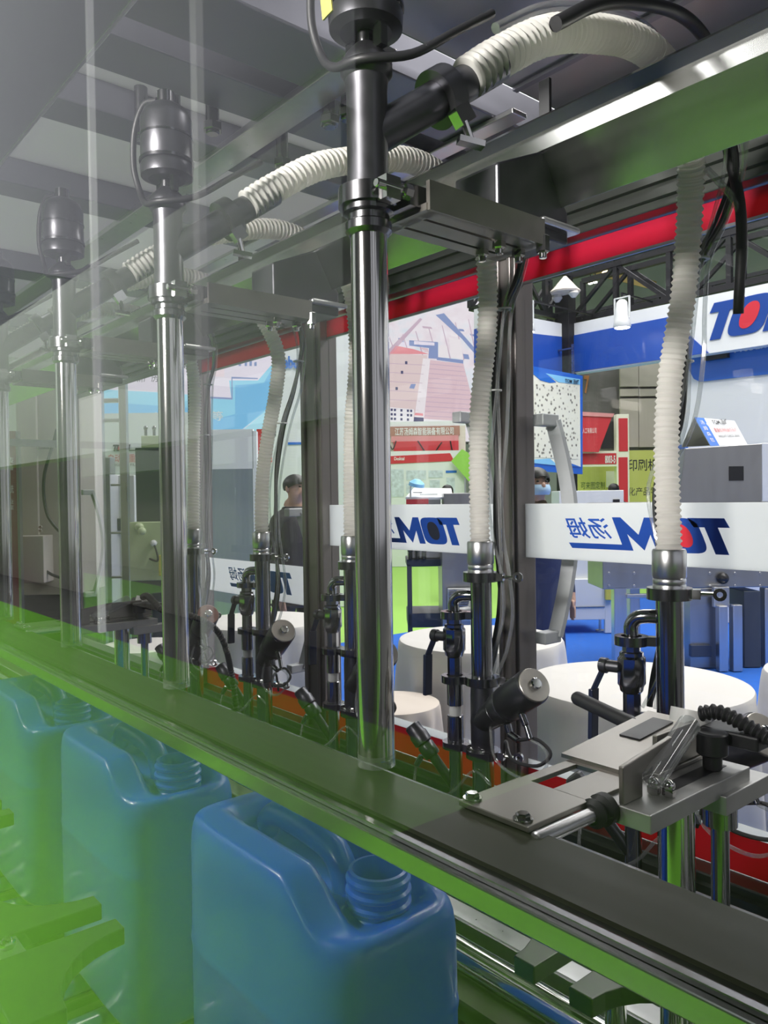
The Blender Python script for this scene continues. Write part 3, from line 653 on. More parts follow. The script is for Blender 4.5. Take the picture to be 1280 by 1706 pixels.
# ------------------------------------------------------------------ jerrycans
def make_can(xc, yc, label):
    t = thing('jerrycan', label, 'jerrycan', (xc, yc, .777), 'blue jerrycans on the rollers')
    a, b = .160, .0875; n = 72; ZB = .777
    def shape(k, s, inset=0.0):
        th = 2 * PI * k / n; c, s_ = round(math.cos(th), 9), round(math.sin(th), 9); e = 2 / 5.2
        return ((a - inset) * s * abs(c) ** e * math.copysign(1, c), (b - inset) * s * abs(s_) ** e * math.copysign(1, s_))
    sst = lambda e0, e1, x: (lambda q: q * q * (3 - 2 * q))(min(1, max(0, (x - e0) / (e1 - e0))))
    def H(x, y):
        z = 1.139 - .041 * sst(.055, .125, x)
        tr = sst(.052, .034, abs(y - .008)) * sst(-.125, -.085, x)          # finger trough
        z -= tr * sst(.150, .105, x) * (.050 * (1 - sst(.04, .13, x)) + .012 * sst(.04, .13, x))
        return z
    mb = MB(); rings = []
    for z, ins in ((ZB, .02), (ZB, .012), (ZB + .006, .004), (ZB + .016, 0), (.985, 0), (.990, -.0006), (.995, -.0012), (1.000, -.0006), (1.005, 0), (1.03, .0002), (1.055, .0005)):
        rings.append([(*shape(k, 1, ins), z) for k in range(n)])
    for s, dz in ((.997, .040), (.992, .026), (.98, .014), (.962, .006), (.94, .002), (.91, 0), (.86, 0), (.8, 0), (.74, 0), (.68, 0), (.62, 0), (.56, 0), (.5, 0), (.42, 0), (.34, 0), (.25, 0), (.15, 0), (.05, 0)):
        r_ = []
        for k in range(n):
            x, y = shape(k, s); r_.append((x, y, H(x, y) - dz))
        rings.append(r_)
    vs_ = [p for r_ in rings for p in r_]
    fs = [(i * n + k, i * n + (k + 1) % n, (i + 1) * n + (k + 1) % n, (i + 1) * n + k) for i in range(len(rings) - 1) for k in range(n)]
    fs += [tuple(range(n - 1, -1, -1)), tuple((len(rings) - 1) * n + k for k in range(n))]
    vs_ = [(x + xc, y + yc, z) for x, y, z in vs_]
    mb.add(vs_, fs, True).make('body', can_m, t, sharp=False)
    nx, ny = xc + .095, yc + .013
    MB().lathe((nx, ny, 1.078), (0, 0, 1), [(0, .040), (.006, .036), (.010, .0315), (.014, .0315), (.016, .0335), (.019, .0335), (.021, .0305), (.026, .0305), (.028, .0335), (.031, .0335), (.033, .0305), (.038, .0305), (.040, .0330), (.043, .0330), (.045, .030), (.050, .030), (.0505, .0265), (.048, .0260), (-.03, .0260)], 40, False).make('neck', can_m, t)
    MB().tube([(xc - .115, yc + .008, 1.095), (xc - .10, yc + .008, 1.120), (xc - .075, yc + .008, 1.133), (xc - .02, yc + .008, 1.133), (xc + .025, yc + .008, 1.126), (xc + .045, yc + .008, 1.105), (xc + .05, yc + .008, 1.08)], .0155, 16, steps=8).make('handle', can_m, t)
    return t
c0 = make_can(-.705, .487, 'nearest blue jerrycan with open threaded neck, below the drip beam')
dup(c0, (-.705 - .456, .487, .777), 'middle blue jerrycan with open neck, tinted by the green reflection')
dup(c0, (-.705 - .905, .487, .777), 'last blue jerrycan, cut by the photo edge and washed in green')

# ------------------------------------------------------------------ centring forks that hold the cans
def make_fork(xc, y0, sgn, label, z=.985):
    """pair of plates with concave outer edges; sgn +1 points away from the guard, -1 points towards it"""
    t = thing('centring_fork', label, 'fork', (xc, y0, .80), 'can centring forks')
    arc = [(.155 - .105 * math.cos(q), .148 * math.sin(q) * 1.0) for q in [PI / 2 * k / 8 for k in range(9)]]
    for s in (-1, 1):
        pl_ = [(.022, 0), (.022, .150), (.046, .150)] + [(.050 + .105 * (1 - math.cos(PI / 2 * k / 8)), .150 - .10 * math.sin(PI / 2 * k / 8)) for k in range(9)] + [(.155, 0)]
        MB().prism([(s * x, y) for x, y in pl_], (xc, y0, z), (1, 0, 0), (0, sgn, 0), (0, 0, .020)).make('fork_plate', clamp_p, t, .0015)
    MB().box((xc - .022, y0 + sgn * .02, z - .002), (xc + .022, y0 + sgn * .05, z + .018)).make('fork_block', steel_l, t, .001)
    q = y0 + sgn * .035
    MB().cyl((xc, q, z + .018), (xc, q, z + .026), .009, n=6).cyl((xc, q, z + .024), (xc, q, z + .030), .0055, n=12).make('fork_bolt', chrome, t)
    MB().cyl((xc, q, .80), (xc, q, z), .012, n=20).make('fork_post', chrome, t)
    return t
make_fork(-.945, .20, 1, 'green-washed centring fork between the nearest and middle cans, front side')
make_fork(-1.398, .20, 1, 'green-washed centring fork between the middle and last cans, front side')
make_fork(-.508, .795, -1, 'dark centring fork under the drip beam, right of the nearest can')
MB().box((XL, .22, .775), (XR, .25, .80)).make('fork_rail', gunm, fm)
MB().box((XL, .745, .775), (XR, .775, .80)).make('fork_rail', gunm, fm)
for x in (XL + .03, XR - .03): MB().box((x - .02, .22, .70), (x + .02, .31, .776)).make('fork_bearer', gunm, fm)
# ------------------------------------------------------------------ round tables under white cloths behind the machine
def table(px, py, h, r, label, m=cloth, name='round_table'):
    far = pt(('z', h), px, py); dv = unit(V(far[0], far[1], 0)); c = far - dv * r
    t = thing(name, label, 'table', (c[0], c[1], 0), 'round cloth-covered tables')
    n = 64; rings = []
    for s, z, fold in ((.0, h, 0), (.5, h, 0), (.94, h, 0), (.985, h - .004, 0), (1.0, h - .016, .002), (1.005, h - .06, .008), (1.01, h - .2, .022), (1.02, h * .45, .034), (1.03, .012, .045)):
        rings.append([(c[0] + (r * s + fold * math.sin(k * 2 * PI / n * 11)) * math.cos(2 * PI * k / n), c[1] + (r * s + fold * math.sin(k * 2 * PI / n * 11)) * math.sin(2 * PI * k / n), z) for k in range(n)])
    MB().add([p for q in rings for p in q], [(i * n + k, i * n + (k + 1) % n, (i + 1) * n + (k + 1) % n, (i + 1) * n + k) for i in range(len(rings) - 1) for k in range(n)], True).make('tablecloth', m, t)
    MB().cyl((c[0], c[1], h - .03), (c[0], c[1], h - .006), r * .97, n=40).make('tabletop', wood, t)
    MB().cyl((c[0], c[1], 0), (c[0], c[1], h - .03), .04, n=16).cyl((c[0], c[1], 0), (c[0], c[1], .02), r * .6, n=32).make('pedestal', black, t)
    return t
table(1060, 1100, .75, .44, 'large white cloth table behind the nearest valve set')
table(1440, 1095, .75, .38, 'white cloth table at the photo edge beyond the black cable')
table(800, 1040, .75, .44, 'white cloth table behind the second valve set, beyond the blue floor strip')
table(655, 1150, .55, .22, 'low beige cloth table just right of the nearest nozzle tube', cloth_s)
table(436, 1018, .75, .40, 'white cloth table behind the two valve sets, below the person in a dark jacket')
table(240, 1062, .58, .28, 'small white cloth table beside the second nozzle tube')

# ------------------------------------------------------------------ wordmark booth at the back right
BY = 8.7
bt = thing('exhibition_booth', 'white and blue wordmark booth with fascia and back wall, beyond the tables', 'booth', (-4.5, BY, 0))
XC = pt(('y', BY), 946, 600)[0]
PB = ('y', BY)
poly('fascia', PB, [(946, 541), (1400, 447), (1400, 556), (946, 624)], wall_w, bt, .15)
poly('blue_panel', PB, [(946, 561), (1117, 528), (1182, 588), (946, 621)], blue_p, bt, .01, -.012)
o = pt(PB, 1168, 570); ux = pt(PB, 1220, 560)[0] - o[0]
logo(o, (ux, 0, 0), (0, 0, pt(PB, 1190, 505)[2] - pt(PB, 1190, 566)[2]), navy_f, red_dot, bt, (0, -.004, 0), (0, -.008, 0), chars=False, sh=.42)
RX = ('x', XC)
poly('return_fascia', RX, [(800, 513), (946, 541), (946, 562), (800, 546)], wall_w, bt, .1)
poly('return_panel', RX, [(800, 546), (946, 562), (946, 624), (800, 604)], blue_p, bt, .1)
xw = pt(('y', 8.95), 1134, 700)[0]; MB().box((xw, 8.95, .006), (6, 9.0, pt(('y', 8.95), 1134, 585)[2])).make('back_wall', wall_w, bt)
MB().box((pt(PB, 1400, 500)[0], BY, pt(PB, 1136, 600)[2]), (6, BY + .15, pt(PB, 946, 541)[2])).make('fascia', wall_w, bt)
poly('wall_banner', ('y', 8.93), [(1139, 598), (1400, 557), (1400, 610), (1166, 636), (1156, 631)], blue_l, bt, .012)
text('Heban  S', ('y', 8.92), 1224, 1300, 570, 588, ink_w, bt, bold=.01)
block('column', ('y', BY - .12), 926, 949, 478, 840, .16, truss_m, bt, floor=True)
panel('lamp_box', ('y', 8.85), 1173, 1212, 590, 601, black, bt, .06)
block('corner_panel', ('y', 8.75), 1118, 1145, 742, 842, .04, blue_l, bt, floor=True)

# poster stand
pb = thing('poster_board', 'tall blue framed poster board crowded with tiny products, above the masked person', 'poster', pt(('x', -6.2), 925, 790))
PX = ('x', -6.2)
poly('board_frame', PX, [(872, 607), (971, 626), (971, 790), (872, 783)], blue_l, pb, .05)
dots = bpy.data.materials.new('product_dots'); dots.use_nodes = True
nt = dots.node_tree; b = nt.nodes['Principled BSDF']
tc = nt.nodes.new('ShaderNodeTexCoord'); vo = nt.nodes.new('ShaderNodeTexVoronoi'); vo.inputs['Scale'].default_value = 17
cr = nt.nodes.new('ShaderNodeValToRGB'); cr.color_ramp.elements[0].position = .20; cr.color_ramp.elements[0].color = (.16, .15, .12, 1); cr.color_ramp.elements[1].position = .36; cr.color_ramp.elements[1].color = (.84, .84, .70, 1)
nt.links.new(tc.outputs['Object'], vo.inputs['Vector']); nt.links.new(vo.outputs['Distance'], cr.inputs[0]); nt.links.new(cr.outputs[0], b.inputs['Base Color'])
poly('print', PX, [(881, 619), (966, 634), (967, 778), (882, 771)], cream, pb, .004, -.006)
poly('print_products', PX, [(890, 640), (962, 643), (962, 765), (890, 762)], dots, pb, .004, -.011)
poly('print_wave', PX, [(881, 620), (908, 622), (926, 637), (916, 638), (900, 634), (890, 625)], ink_b, pb, .004, -.0115)
poly('print_wave', PX, [(908, 622), (966, 632), (966, 641), (930, 637)], sky_p, pb, .004, -.0105)
poly('print_wave', PX, [(882, 766), (915, 764), (930, 776), (882, 771)], sky_p, pb, .004, -.0115)
poly('print_wave', PX, [(927, 766), (945, 770), (967, 778), (945, 776)], ink_b, pb, .004, -.0115)
q0, q1 = pt(PX, 940, 638), pt(PX, 963, 639); write('TOM 汤姆', q0, V(0, q1[1] - q0[1], 0), V(0, 0, pt(PX, 940, 630)[2] - q0[2]), ink, pb, bold=.02, lift=(.02, 0, 0))
for px in (885, 958):
    q = pt(PX, px, 618); MB().bar((q[0] - .03, q[1], q[2] - .05), (q[0] - .03, q[1], q[2] + .35), .03, .02).bar((q[0] - .03, q[1], q[2] + .30), (XC + .005, q[1], q[2] + .30), .03, .02).make('hanger', steel, pb)

# trusses, spot lamps, ceiling details over the booth
def truss(p0, p1, h, label, nb=9):
    t = thing('lighting_truss', label, 'truss', (p0 + p1) / 2, None)
    d = unit(p1 - p0); s_ = V(-d[1], d[0], 0) * .34
    for a in (0, 1):
        for z in (0, h): MB().bar(p0 + s_ * a + V(0, 0, z), p1 + s_ * a + V(0, 0, z), .07, .07).make('chord', truss_m, t)
    for a in (0, 1):
        for k in range(nb + 1):
            q = p0 + (p1 - p0) * k / nb + s_ * a
            MB().bar(q, q + V(0, 0, h), .06, .06).make('upright', truss_m, t)
            if k < nb:
                e = p0 + (p1 - p0) * (k + 1) / nb + s_ * a
                MB().bar(q + V(0, 0, h * (k % 2)), e + V(0, 0, h * ((k + 1) % 2)), .045, .045).make('brace', truss_m, t)
    for k in range(nb + 1):
        q = p0 + (p1 - p0) * k / nb; MB().bar(q, q + s_, .03, .03).make('strut', truss_m, t)
    return t
ZT = pt(PB, 946, 530)[2]
t1 = truss(V(XC - .2, 9.0, ZT + .02), V(XC + 6.6, 9.0, ZT + .02), .62, 'black lattice truss resting along the top of the wordmark fascia')
t2 = truss(V(XC - .1, 7.3, ZT + .02), V(XC - .1, 8.9, ZT + .02), .62, 'black lattice truss over the short blue return wall', 3)
t3 = truss(V(XC - 9, 14.8, ZT + .9), V(XC + 9, 14.8, ZT + .9), .8, 'far black lattice truss under the hall ceiling', 16)
for x in (XC - 8.95, XC + 8.95): MB().bar((x, 14.97, 0), (x, 14.97, ZT + .9), .3, .3).make('tower', truss_m, t3)
def spot(px, py, label, Y):
    p = pt(('y', Y), px, py); t = thing('spot_lamp', label, 'spotlight', p, 'booth spot lamps')
    MB().lathe(p, (0, 0, 1), [(0, .095), (.02, .105), (.08, .095), (.14, .08), (.30, .065), (.33, .04)], 20).make('lamp_body', mach_w, t)
    MB().cyl(p + V(0, 0, -.004), p + V(0, 0, .001), .088, n=20).make('lamp_face', lamp_e, t)
    MB().bar(p + V(-.10, 0, .1), p + V(-.10, 0, .36), .012, .02).bar(p + V(.10, 0, .1), p + V(.10, 0, .36), .012, .02).bar(p + V(-.106, 0, .36), p + V(.106, 0, .36), .02, .012).make('yoke', mach_w, t)
    MB().bar(p + V(0, 0, .36), V(p[0], p[1], max(p[2] + .36, ZT + .05)), .018, .018).bar(V(p[0], p[1], max(p[2] + .35, ZT + .04)), V(p[0], BY + .35, max(p[2] + .35, ZT + .04)), .018, .018).make('arm', truss_m, t)
spot(1037, 546, 'white spot lamp in front of the blue fascia panel', 8.3)
spot(878, 553, 'white spot lamp by the middle post, left of the fascia corner', 7.6)
p = pt(('y', 8.5), 942, 486)
t = thing('cloth_shade', 'crumpled pale cloth hanging over the top of the dark booth column', 'cloth', p)
MB().lathe(p, (0, 0, 1), [(-.02, .19), (0, .20), (.06, .14), (.12, .09), (.18, .035), (.20, .02)], 9).make('shade', cloth_s, t)
MB().lathe(p + V(-.13, 0, -.06), (0, 0, 1), [(-.05, .03), (0, .07), (.07, .05)], 8).lathe(p + V(.13, 0, -.05), (0, 0, 1), [(-.05, .03), (0, .07), (.07, .05)], 8).make('loose_fold', cloth, t)
for px, py, m, rr, lab in ((1010, 457, lamp_o, .10, 'warm hall lamp glowing between the trusses'), (984, 473, lamp_e, .05, 'small white hall lamp, first of the tiny pair under the ceiling'), (992, 471, lamp_e, .05, 'small white hall lamp, second of the tiny pair under the ceiling')):
    p = pt(('y', 15.5), px, py); t = thing('hall_lamp', lab, 'lamp', p)
    MB().lathe(p, (0, 0, 1), [(0, rr * .5), (.0, rr), (rr * .5, rr * .9), (rr * .9, rr * .3)], 20).make('reflector', lamp_o if m is lamp_o else lamp_e, t)
    MB().cyl(p + V(0, 0, rr), V(p[0], p[1], 9.0), .015, n=8).make('rod', truss_m, t)
p, q = pt(('y', 17), 995, 452), pt(('y', 17), 1050, 470)
t = thing('roof_duct', 'ochre roof beam under the hall ceiling behind the truss', 'beam', (p + q) / 2)
MB().bar(p, q + V(.6, 0, -.2), .25, .2).make('duct', mat('ochre_paint', (.42, .30, .08), .5), t); MB().bar((p + q) / 2, V(*((p + q) / 2)[:2], 9.0), .05, .05).make('hanger', truss_m, t)

# ------------------------------------------------------------------ stainless machine at the right, with the tent sign
PM = ('d', 6.75)
sm = thing('inspection_machine', 'stainless machine on legs with boxy head and small black window', 'machine', pt(PM, 1150, 1100) * V(1, 1, 0))
MB().quadbox([pt(PM, 1130, 842), pt(PM, 1270, 842), pt(PM, 1270, 739), pt(PM, 1142, 747)], FH * .4).make('head', stain, sm, .004)
panel('black_window', PM, 1215, 1239, 777, 801, black, sm, .01, off=-.006)
block('white_post', PM, 1270, 1300, 738, 850, .3, mach_w, sm)
block('machine_bed', PM, 1004, 1400, 838, 982, .5, stain, sm)
for i in range(14): 
    p = pt(PM, 1015 + (i % 7) * 42, 955 if i < 7 else 976); MB().cyl(p - FH * .006, p, .012, n=8).make('rivet', steel_l, sm)
p = pt(PM, 1203, 963); MB().ball(p - FH * .02, .05, 16, 10).make('black_knob', black, sm)
block('leg', PM, 1024, 1045, 978, 1080, .10, steel_l, sm, floor=True)
block('leg', ('d', 7.1), 1050, 1067, 978, 1070, .10, steel_l, sm, floor=True)
block('cabinet', PM, 1150, 1202, 980, 1112, .35, stain, sm, floor=True)
block('hanger_plate', ('d', 6.65), 1190, 1216, 978, 1012, .05, steel_l, sm)
block('leg', ('d', 6.6), 1199, 1214, 1010, 1115, .08, steel_l, sm, floor=True)
block('leg', ('d', 6.6), 1222, 1238, 1008, 1120, .08, steel_l, sm, floor=True)
block('motor', PM, 1240, 1268, 985, 1090, .3, mach_d, sm, floor=True)
block('leg', PM, 1275, 1292, 980, 1110, .1, steel_l, sm, floor=True)
block('valve_block', ('d', 6.7), 1152, 1186, 1075, 1095, .06, mach_d, sm)
block('cross_bar', ('d', 6.72), 1045, 1150, 990, 997, .05, steel_l, sm)
ts = thing('tent_sign', 'folded white and blue tent sign standing on the stainless machine head', 'sign', pt(('d', 6.95), 1195, 741))
A0, A1 = pt(('d', 6.95), 1157, 695), pt(('d', 6.95), 1224, 701); B0, B1 = pt(('d', 6.80), 1184, 743), pt(('d', 6.80), 1246, 741); C0, C1 = pt(('d', 7.1), 1136, 745), pt(('d', 7.1), 1205, 741)
MB().quadbox([B0, B1, A1, A0], FH * .008).make('front_leaf', wall_w, ts); MB().quadbox([C0, C1, A1, A0], FH * .008).make('back_leaf', cream, ts)
L_ = -FH * .004
MB().quadbox([B0 + L_, B0 + (B1 - B0) * .24 + L_, A0 + (A1 - A0) * .24 + L_, A0 + L_], FH * .003).make('blue_strip', ink_b, ts)
e1, e2 = (B1 - B0), (A0 - B0)
write('TOM 汤姆', B0 + e1 * .40 + e2 * .72 + L_ * 1.2, e1 * .42, e2 * .18, ink, ts, bold=.02)
write('重量检测机操作系统', B0 + e1 * .34 + e2 * .46 + L_ * 1.2, e1 * .6, e2 * .15, ink_r, ts)
write('WEIGHT CHECK SERIES', B0 + e1 * .36 + e2 * .28 + L_ * 1.2, e1 * .58, e2 * .08, ink, ts)
for k in range(4): write('汤姆森包'[k], B0 + e1 * .08 + e2 * (.74 - .2 * k) + L_ * 1.5, e1 * .10, e2 * .14, ink_w, ts)

# white machine on feet
PW = ('d', 8.6)
wm = thing('white_machine', 'white cased machine on levelling feet with a small blue sail mark', 'machine', pt(PW, 965, 1045) * V(1, 1, 0))
block('upper_case', PW, 925, 1006, 905, 966, .6, mach_w, wm)
block('lower_case', ('d', 8.55), 900, 1008, 966, 1034, .65, mach_w, wm)
block('top_box', ('d', 8.7), 932, 1040, 818, 906, .4, mach_w, wm)
panel('dark_vent', ('d', 8.69), 1022, 1033, 832, 838, black, wm, .01)
panel('seam', ('d', 8.54), 900, 1008, 1012, 1013, steel, wm, .01)
poly('sail_mark', ('d', 8.59), [(983, 958), (998, 956), (991, 942)], ink_b, wm, .006, -.004)
for px in (910, 1000):
    p = pt(('d', 8.7), px, 1034); MB().cyl((p[0], p[1], .0), (p[0], p[1], .02), .05, n=16).cyl((p[0], p[1], .02), (p[0], p[1], p[2] + .01), .016, n=10).make('foot', steel_l, wm)
block('sticker', ('d', 8.5), 1010, 1022, 972, 1000, .05, yellow_l, wm)
block('side_leg', ('d', 8.55), 1008, 1024, 968, 1045, .05, mach_w, wm, floor=True)

# red booth, grey numeral wall, cream panels and lime banner further back
PR = ('d', 16.6)
rb = thing('red_booth', 'red and cream framed booth with slanted sign, beyond the poster board', 'booth', pt(PR, 1010, 960) * V(1, 1, 0))
block('frame_post', PR, 1028, 1049, 690, 850, .2, cream, rb, floor=True)
for a, b_ in ((697, 752), (762, 838)): panel('red_inset', PR, 1031, 1046, a, b_, red_p, rb, .01, off=-.012)
block('frame_beam', PR, 960, 1028, 752, 778, .2, cream, rb)
panel('red_inset', PR, 960, 1027, 756, 774, red_p, rb, .01, off=-.012)
text('8003-5', PR, 1008, 1025, 759, 772, ink_w, rb, bold=.03, off=-.02)
poly('slanted_sign', ('d', 16.4), [(955, 688), (1021, 692), (998, 753), (955, 752)], red_p, rb, .05)
poly('sign_edge', ('d', 16.37), [(955, 685), (1024, 689), (1021, 695), (955, 692)], pink_p, rb, .04)
text('人工有限公司', ('d', 16.34), 971, 994, 713, 722, ink_w, rb)
block('monitor', ('d', 16.8), 1003, 1027, 702, 748, .1, black, rb)
gw = thing('numeral_wall', 'dark grey wall with a copper numeral, right of the poster board', 'wall', pt(('d', 19.4), 1000, 940) * V(1, 1, 0))
panel('wall_face', ('d', 19.4), 940, 1034, 590, 840, wall_g, gw, .15, floor=True)
text('7', ('d', 19.4), 973, 982, 626, 656, orange_m, gw, bold=.03, off=-.03)
cw = thing('cream_cladding', 'tall cream panelled wall behind the nearest hose', 'wall', pt(('d', 18.6), 1065, 940) * V(1, 1, 0))
for a, b_ in ((1034, 1064), (1065, 1110)):
    for c_, d_ in ((600, 644), (648, 660), (664, 745)): panel('clad_panel', ('d', 18.6), a, b_, c_, d_, wood, cw, .08)
panel('clad_backing', ('d', 18.75), 1034, 1112, 590, 860, wall_g, cw, .1, floor=True)
yb = thing('lime_banner', 'yellow-green banner wall with black characters behind the red post', 'banner', pt(('d', 17.6), 1000, 950) * V(1, 1, 0))
panel('banner_face', ('d', 17.6), 940, 1115, 752, 900, yel_p, yb, .05, floor=True)
text('印刷机', ('d', 17.6), 1047, 1096, 765, 785, ink, yb, bold=.01)
text('化产品零', ('d', 17.6), 1047, 1096, 812, 826, ink, yb)
text('可来图定制', ('d', 17.6), 968, 1008, 803, 815, ink_g, yb)
panel('banner_photo', ('d', 17.6), 1010, 1028, 785, 812, cream, yb, .01, off=-.015)

# ------------------------------------------------------------------ centre screen with the aerial factory picture
def glow(name, c, s=1.0): return mat(name, (.02, .02, .02), .5, 0, emit=c, es=s * .72, var=.02)
g_pink = screen('screen_pale_fields', [(.3, (.82, .70, .78)), (.5, (.90, .84, .90)), (.7, (.72, .82, .90))], .72, (1.2, 1, 1.2))
g_roof = glow('screen_pink_roof', (.78, .56, .62)); g_roof2 = glow('screen_tan_roof', (.80, .64, .64)); g_lane = glow('screen_white_lane', (.92, .86, .90))
g_blue = glow('screen_blue_shade', (.22, .30, .58)); g_navy = glow('screen_dark_windows', (.05, .05, .16)); g_red = glow('screen_red_patch', (.86, .30, .34)); g_line = glow('screen_seam', (.62, .46, .58))
g_white = glow('screen_white', (.95, .94, .97)); g_sky = glow('screen_sky_blue', (.16, .52, .86)); g_cyan = glow('screen_cyan', (.28, .70, .93)); g_lilac = glow('screen_lilac', (.86, .80, .93)); g_teal = glow('screen_green', (.55, .80, .70))
PS = ('d', 18.6)
sc_ = thing('led_screen', 'large lit screen with a pink aerial picture of factory roofs', 'screen', pt(PS, 690, 740))
poly('screen_frame', PS, [(556, 534), (812, 488), (812, 741), (556, 729)], black, sc_, .12, .01)
S = lambda nm, pts, m, lv=1: poly(nm, PS, pts, m, sc_, .004, -.006 * lv)
S('picture', [(560, 538), (808, 492), (808, 737), (560, 726)], g_pink)
S('picture_roof', [(646, 588), (712, 592), (700, 700), (640, 690)], g_roof2, 2)
S('picture_roof', [(716, 600), (772, 606), (798, 706), (706, 702)], g_roof, 2)
S('picture_lane', [(705, 597), (717, 599), (706, 702), (690, 700)], g_lane, 3)
for k in range(12):
    a = k / 12; S('picture_seam', [(716 - 9 * a, 606 + 94 * a), (772 + 25 * a, 611 + 94 * a), (772 + 25 * a, 612.2 + 94 * a), (716 - 9 * a, 607.2 + 94 * a)], g_line, 3)
for k in range(6): S('picture_seam', [(648 - k, 605 + 15 * k), (708 - 2 * k, 608 + 15 * k), (708 - 2 * k, 609 + 15 * k), (648 - k, 606 + 15 * k)], g_line, 3)
S('picture_block', [(682, 567), (730, 570), (730, 598), (714, 597), (715, 580), (682, 576)], g_blue, 2); S('picture_block', [(690, 568), (724, 571), (724, 576), (690, 574)], g_lilac, 3)
S('picture_block', [(732, 575), (745, 576), (748, 596), (732, 595)], g_lane, 2); S('picture_block', [(748, 562), (768, 566), (772, 598), (752, 596)], g_lane, 2)
S('picture_block', [(728, 595), (772, 600), (772, 606), (728, 600)], g_blue, 3)
S('picture_road', [(726, 525), (740, 522), (800, 590), (800, 600), (770, 565)], g_blue, 2)
S('picture_road', [(640, 590), (700, 530), (704, 532), (650, 592)], g_line, 2)
S('picture_red', [(648, 590), (660, 576), (690, 582), (715, 590)], g_red, 2)
S('picture_field', [(562, 560), (586, 556), (586, 600), (562, 602)], g_teal, 2); S('picture_field', [(562, 640), (590, 625), (590, 700), (562, 700)], g_red, 2)
S('picture_facade', [(640, 678), (690, 682), (688, 714), (640, 710)], g_white, 3); S('picture_facade', [(690, 695), (706, 696), (706, 716), (688, 715)], g_navy, 4); S('picture_facade', [(706, 698), (768, 702), (768, 718), (706, 716)], g_white, 3)
rq = random.Random(7)
for k in range(26):
    x = 575 + rq.random() * 220; y = 560 - (x - 575) * .16 + rq.random() * 62 * (1 if x > 640 else .6); w_ = 6 + rq.random() * 16; h_ = 3 + rq.random() * 7; sl = .08 + rq.random() * .1
    S('picture_house', [(x, y), (x + w_, y + w_ * sl), (x + w_ + 2, y + h_ + w_ * sl), (x + 2, y + h_)], rq.choice((g_lane, g_lilac, g_pink, g_roof, g_line, g_blue)), 1.5)
for k in range(7): S('picture_lane', [(648 + k * 22, 562 - k * 5), (649.5 + k * 22, 562 - k * 5), (664 + k * 22, 600), (662 + k * 22, 600)], g_line, 1.8)
wb = MB()
for k in range(7):
    for j in range(4):
        if k in (2, 4) or (j == 2 and k > 5): continue
        x = 651 + k * 5.4; y = 681 + j * 7.4 + k * .3; n_ = nrm(PS) * -.03
        wb.quadbox([pt(PS, x, y + 4) + n_, pt(PS, x + 3.6, y + 4) + n_, pt(PS, x + 3.6, y) + n_, pt(PS, x, y) + n_], n_ * .1)
for k in range(11):
    for j in range(2):
        x = 709 + k * 5.4; y = 702 + j * 7.5 + k * .3; n_ = nrm(PS) * -.03
        wb.quadbox([pt(PS, x, y + 4) + n_, pt(PS, x + 3.4, y + 4) + n_, pt(PS, x + 3.4, y) + n_, pt(PS, x, y) + n_], n_ * .1)
wb.make('picture_windows', g_navy, sc_)
S('picture_sign', [(692, 688), (705, 689), (705, 693), (691, 692)], g_red, 5)
S('picture_patch', [(685, 640), (693, 640), (690, 648), (682, 647)], g_blue, 4)
for x, y in ((675, 602), (668, 618), (659, 645)): S('picture_patch', [(x, y), (x + 4, y), (x + 4, y + 5), (x, y + 5)], g_navy, 4)
fb = thing('flower_stage', 'red stage front with white company characters below the factory screen', 'stage', pt(('d', 17.8), 700, 935) * V(1, 1, 0))
PF = ('d', 17.8)
panel('stage_ledge', PF, 640, 776, 703, 711, wall_w, fb, .3)
panel('stage_wall', PF, 640, 776, 711, 762, cloth_s, fb, .2, floor=True)
panel('name_band', PF, 650, 766, 711, 727, mat('brown_rose_panel', (.42, .20, .15), .5), fb, .03, off=-.035)
panel('flower_band', PF, 652, 764, 727, 737, pink_p, fb, .03, off=-.036)
panel('red_step', PF, 656, 764, 736, 752, red_p, fb, .05, off=-.055)
text('江苏汤姆森智能装备有限公司', PF, 658, 756, 713, 726, ink_w, fb, bold=.015, off=-.045)
for a, b_, lw in ((660, 648, 12), (696, 736, 22), (750, 757, 8)):
    P0, P1 = pt(PF, a, 735), pt(PF, b_, 737 if a < 740 else 752); mid = (P0 + P1) / 2 - V(0, 0, lw * .0145)
    MB().tube([P0 - FH * .075, mid - FH * .08, P1 - FH * .075], .014, 6, steps=10).make('hanging_wire', black, fb)
pw = thing('poster_wall', 'white technical poster wall with red header, below the stage', 'poster', pt(('d', 17.4), 705, 935) * V(1, 1, 0))
PP = ('d', 17.4)
panel('poster_face', PP, 640, 776, 752, 930, wall_w, pw, .06, floor=True)
poly('red_header', PP, [(651, 760), (750, 755), (757, 768), (651, 773)], red_p, pw, .012, -.014)
text('Desktal', PP, 657, 674, 761.5, 767, ink_w, pw, bold=.02, off=-.018)
panel('blue_tab', PP, 743, 761, 784, 788, ink_b, pw, .006, off=-.008)
faint = mat('faint_diagram_print', (.60, .66, .74), .6, 0, var=.5, scale=14)
for a, b_, c_, d_ in ((652, 673, 782, 828), (677, 710, 784, 800), (714, 738, 784, 796), (677, 700, 806, 822), (716, 733, 800, 826), (744, 758, 796, 822)): panel('diagram', PP, a, b_, c_, d_, faint, pw, .006, off=-.008)
lb = thing('green_pennant', 'lime green slanted banner beside the technical poster wall', 'banner', pt(('d', 17.2), 770, 900) * V(1, 1, 0))
poly('pennant', ('d', 17.2), [(752, 768), (770, 748), (790, 760), (790, 812)], green_p, lb, .02); block('pole', ('d', 17.225), 774, 777, 752, 900, .02, steel_l, lb, floor=True)
PD = ('d', 7.25)
dk = thing('demo_bench', 'grey demo bench with instruments and a red edge stripe, above the printed strip', 'bench', pt(PD, 720, 1040) * V(1, 1, 0))
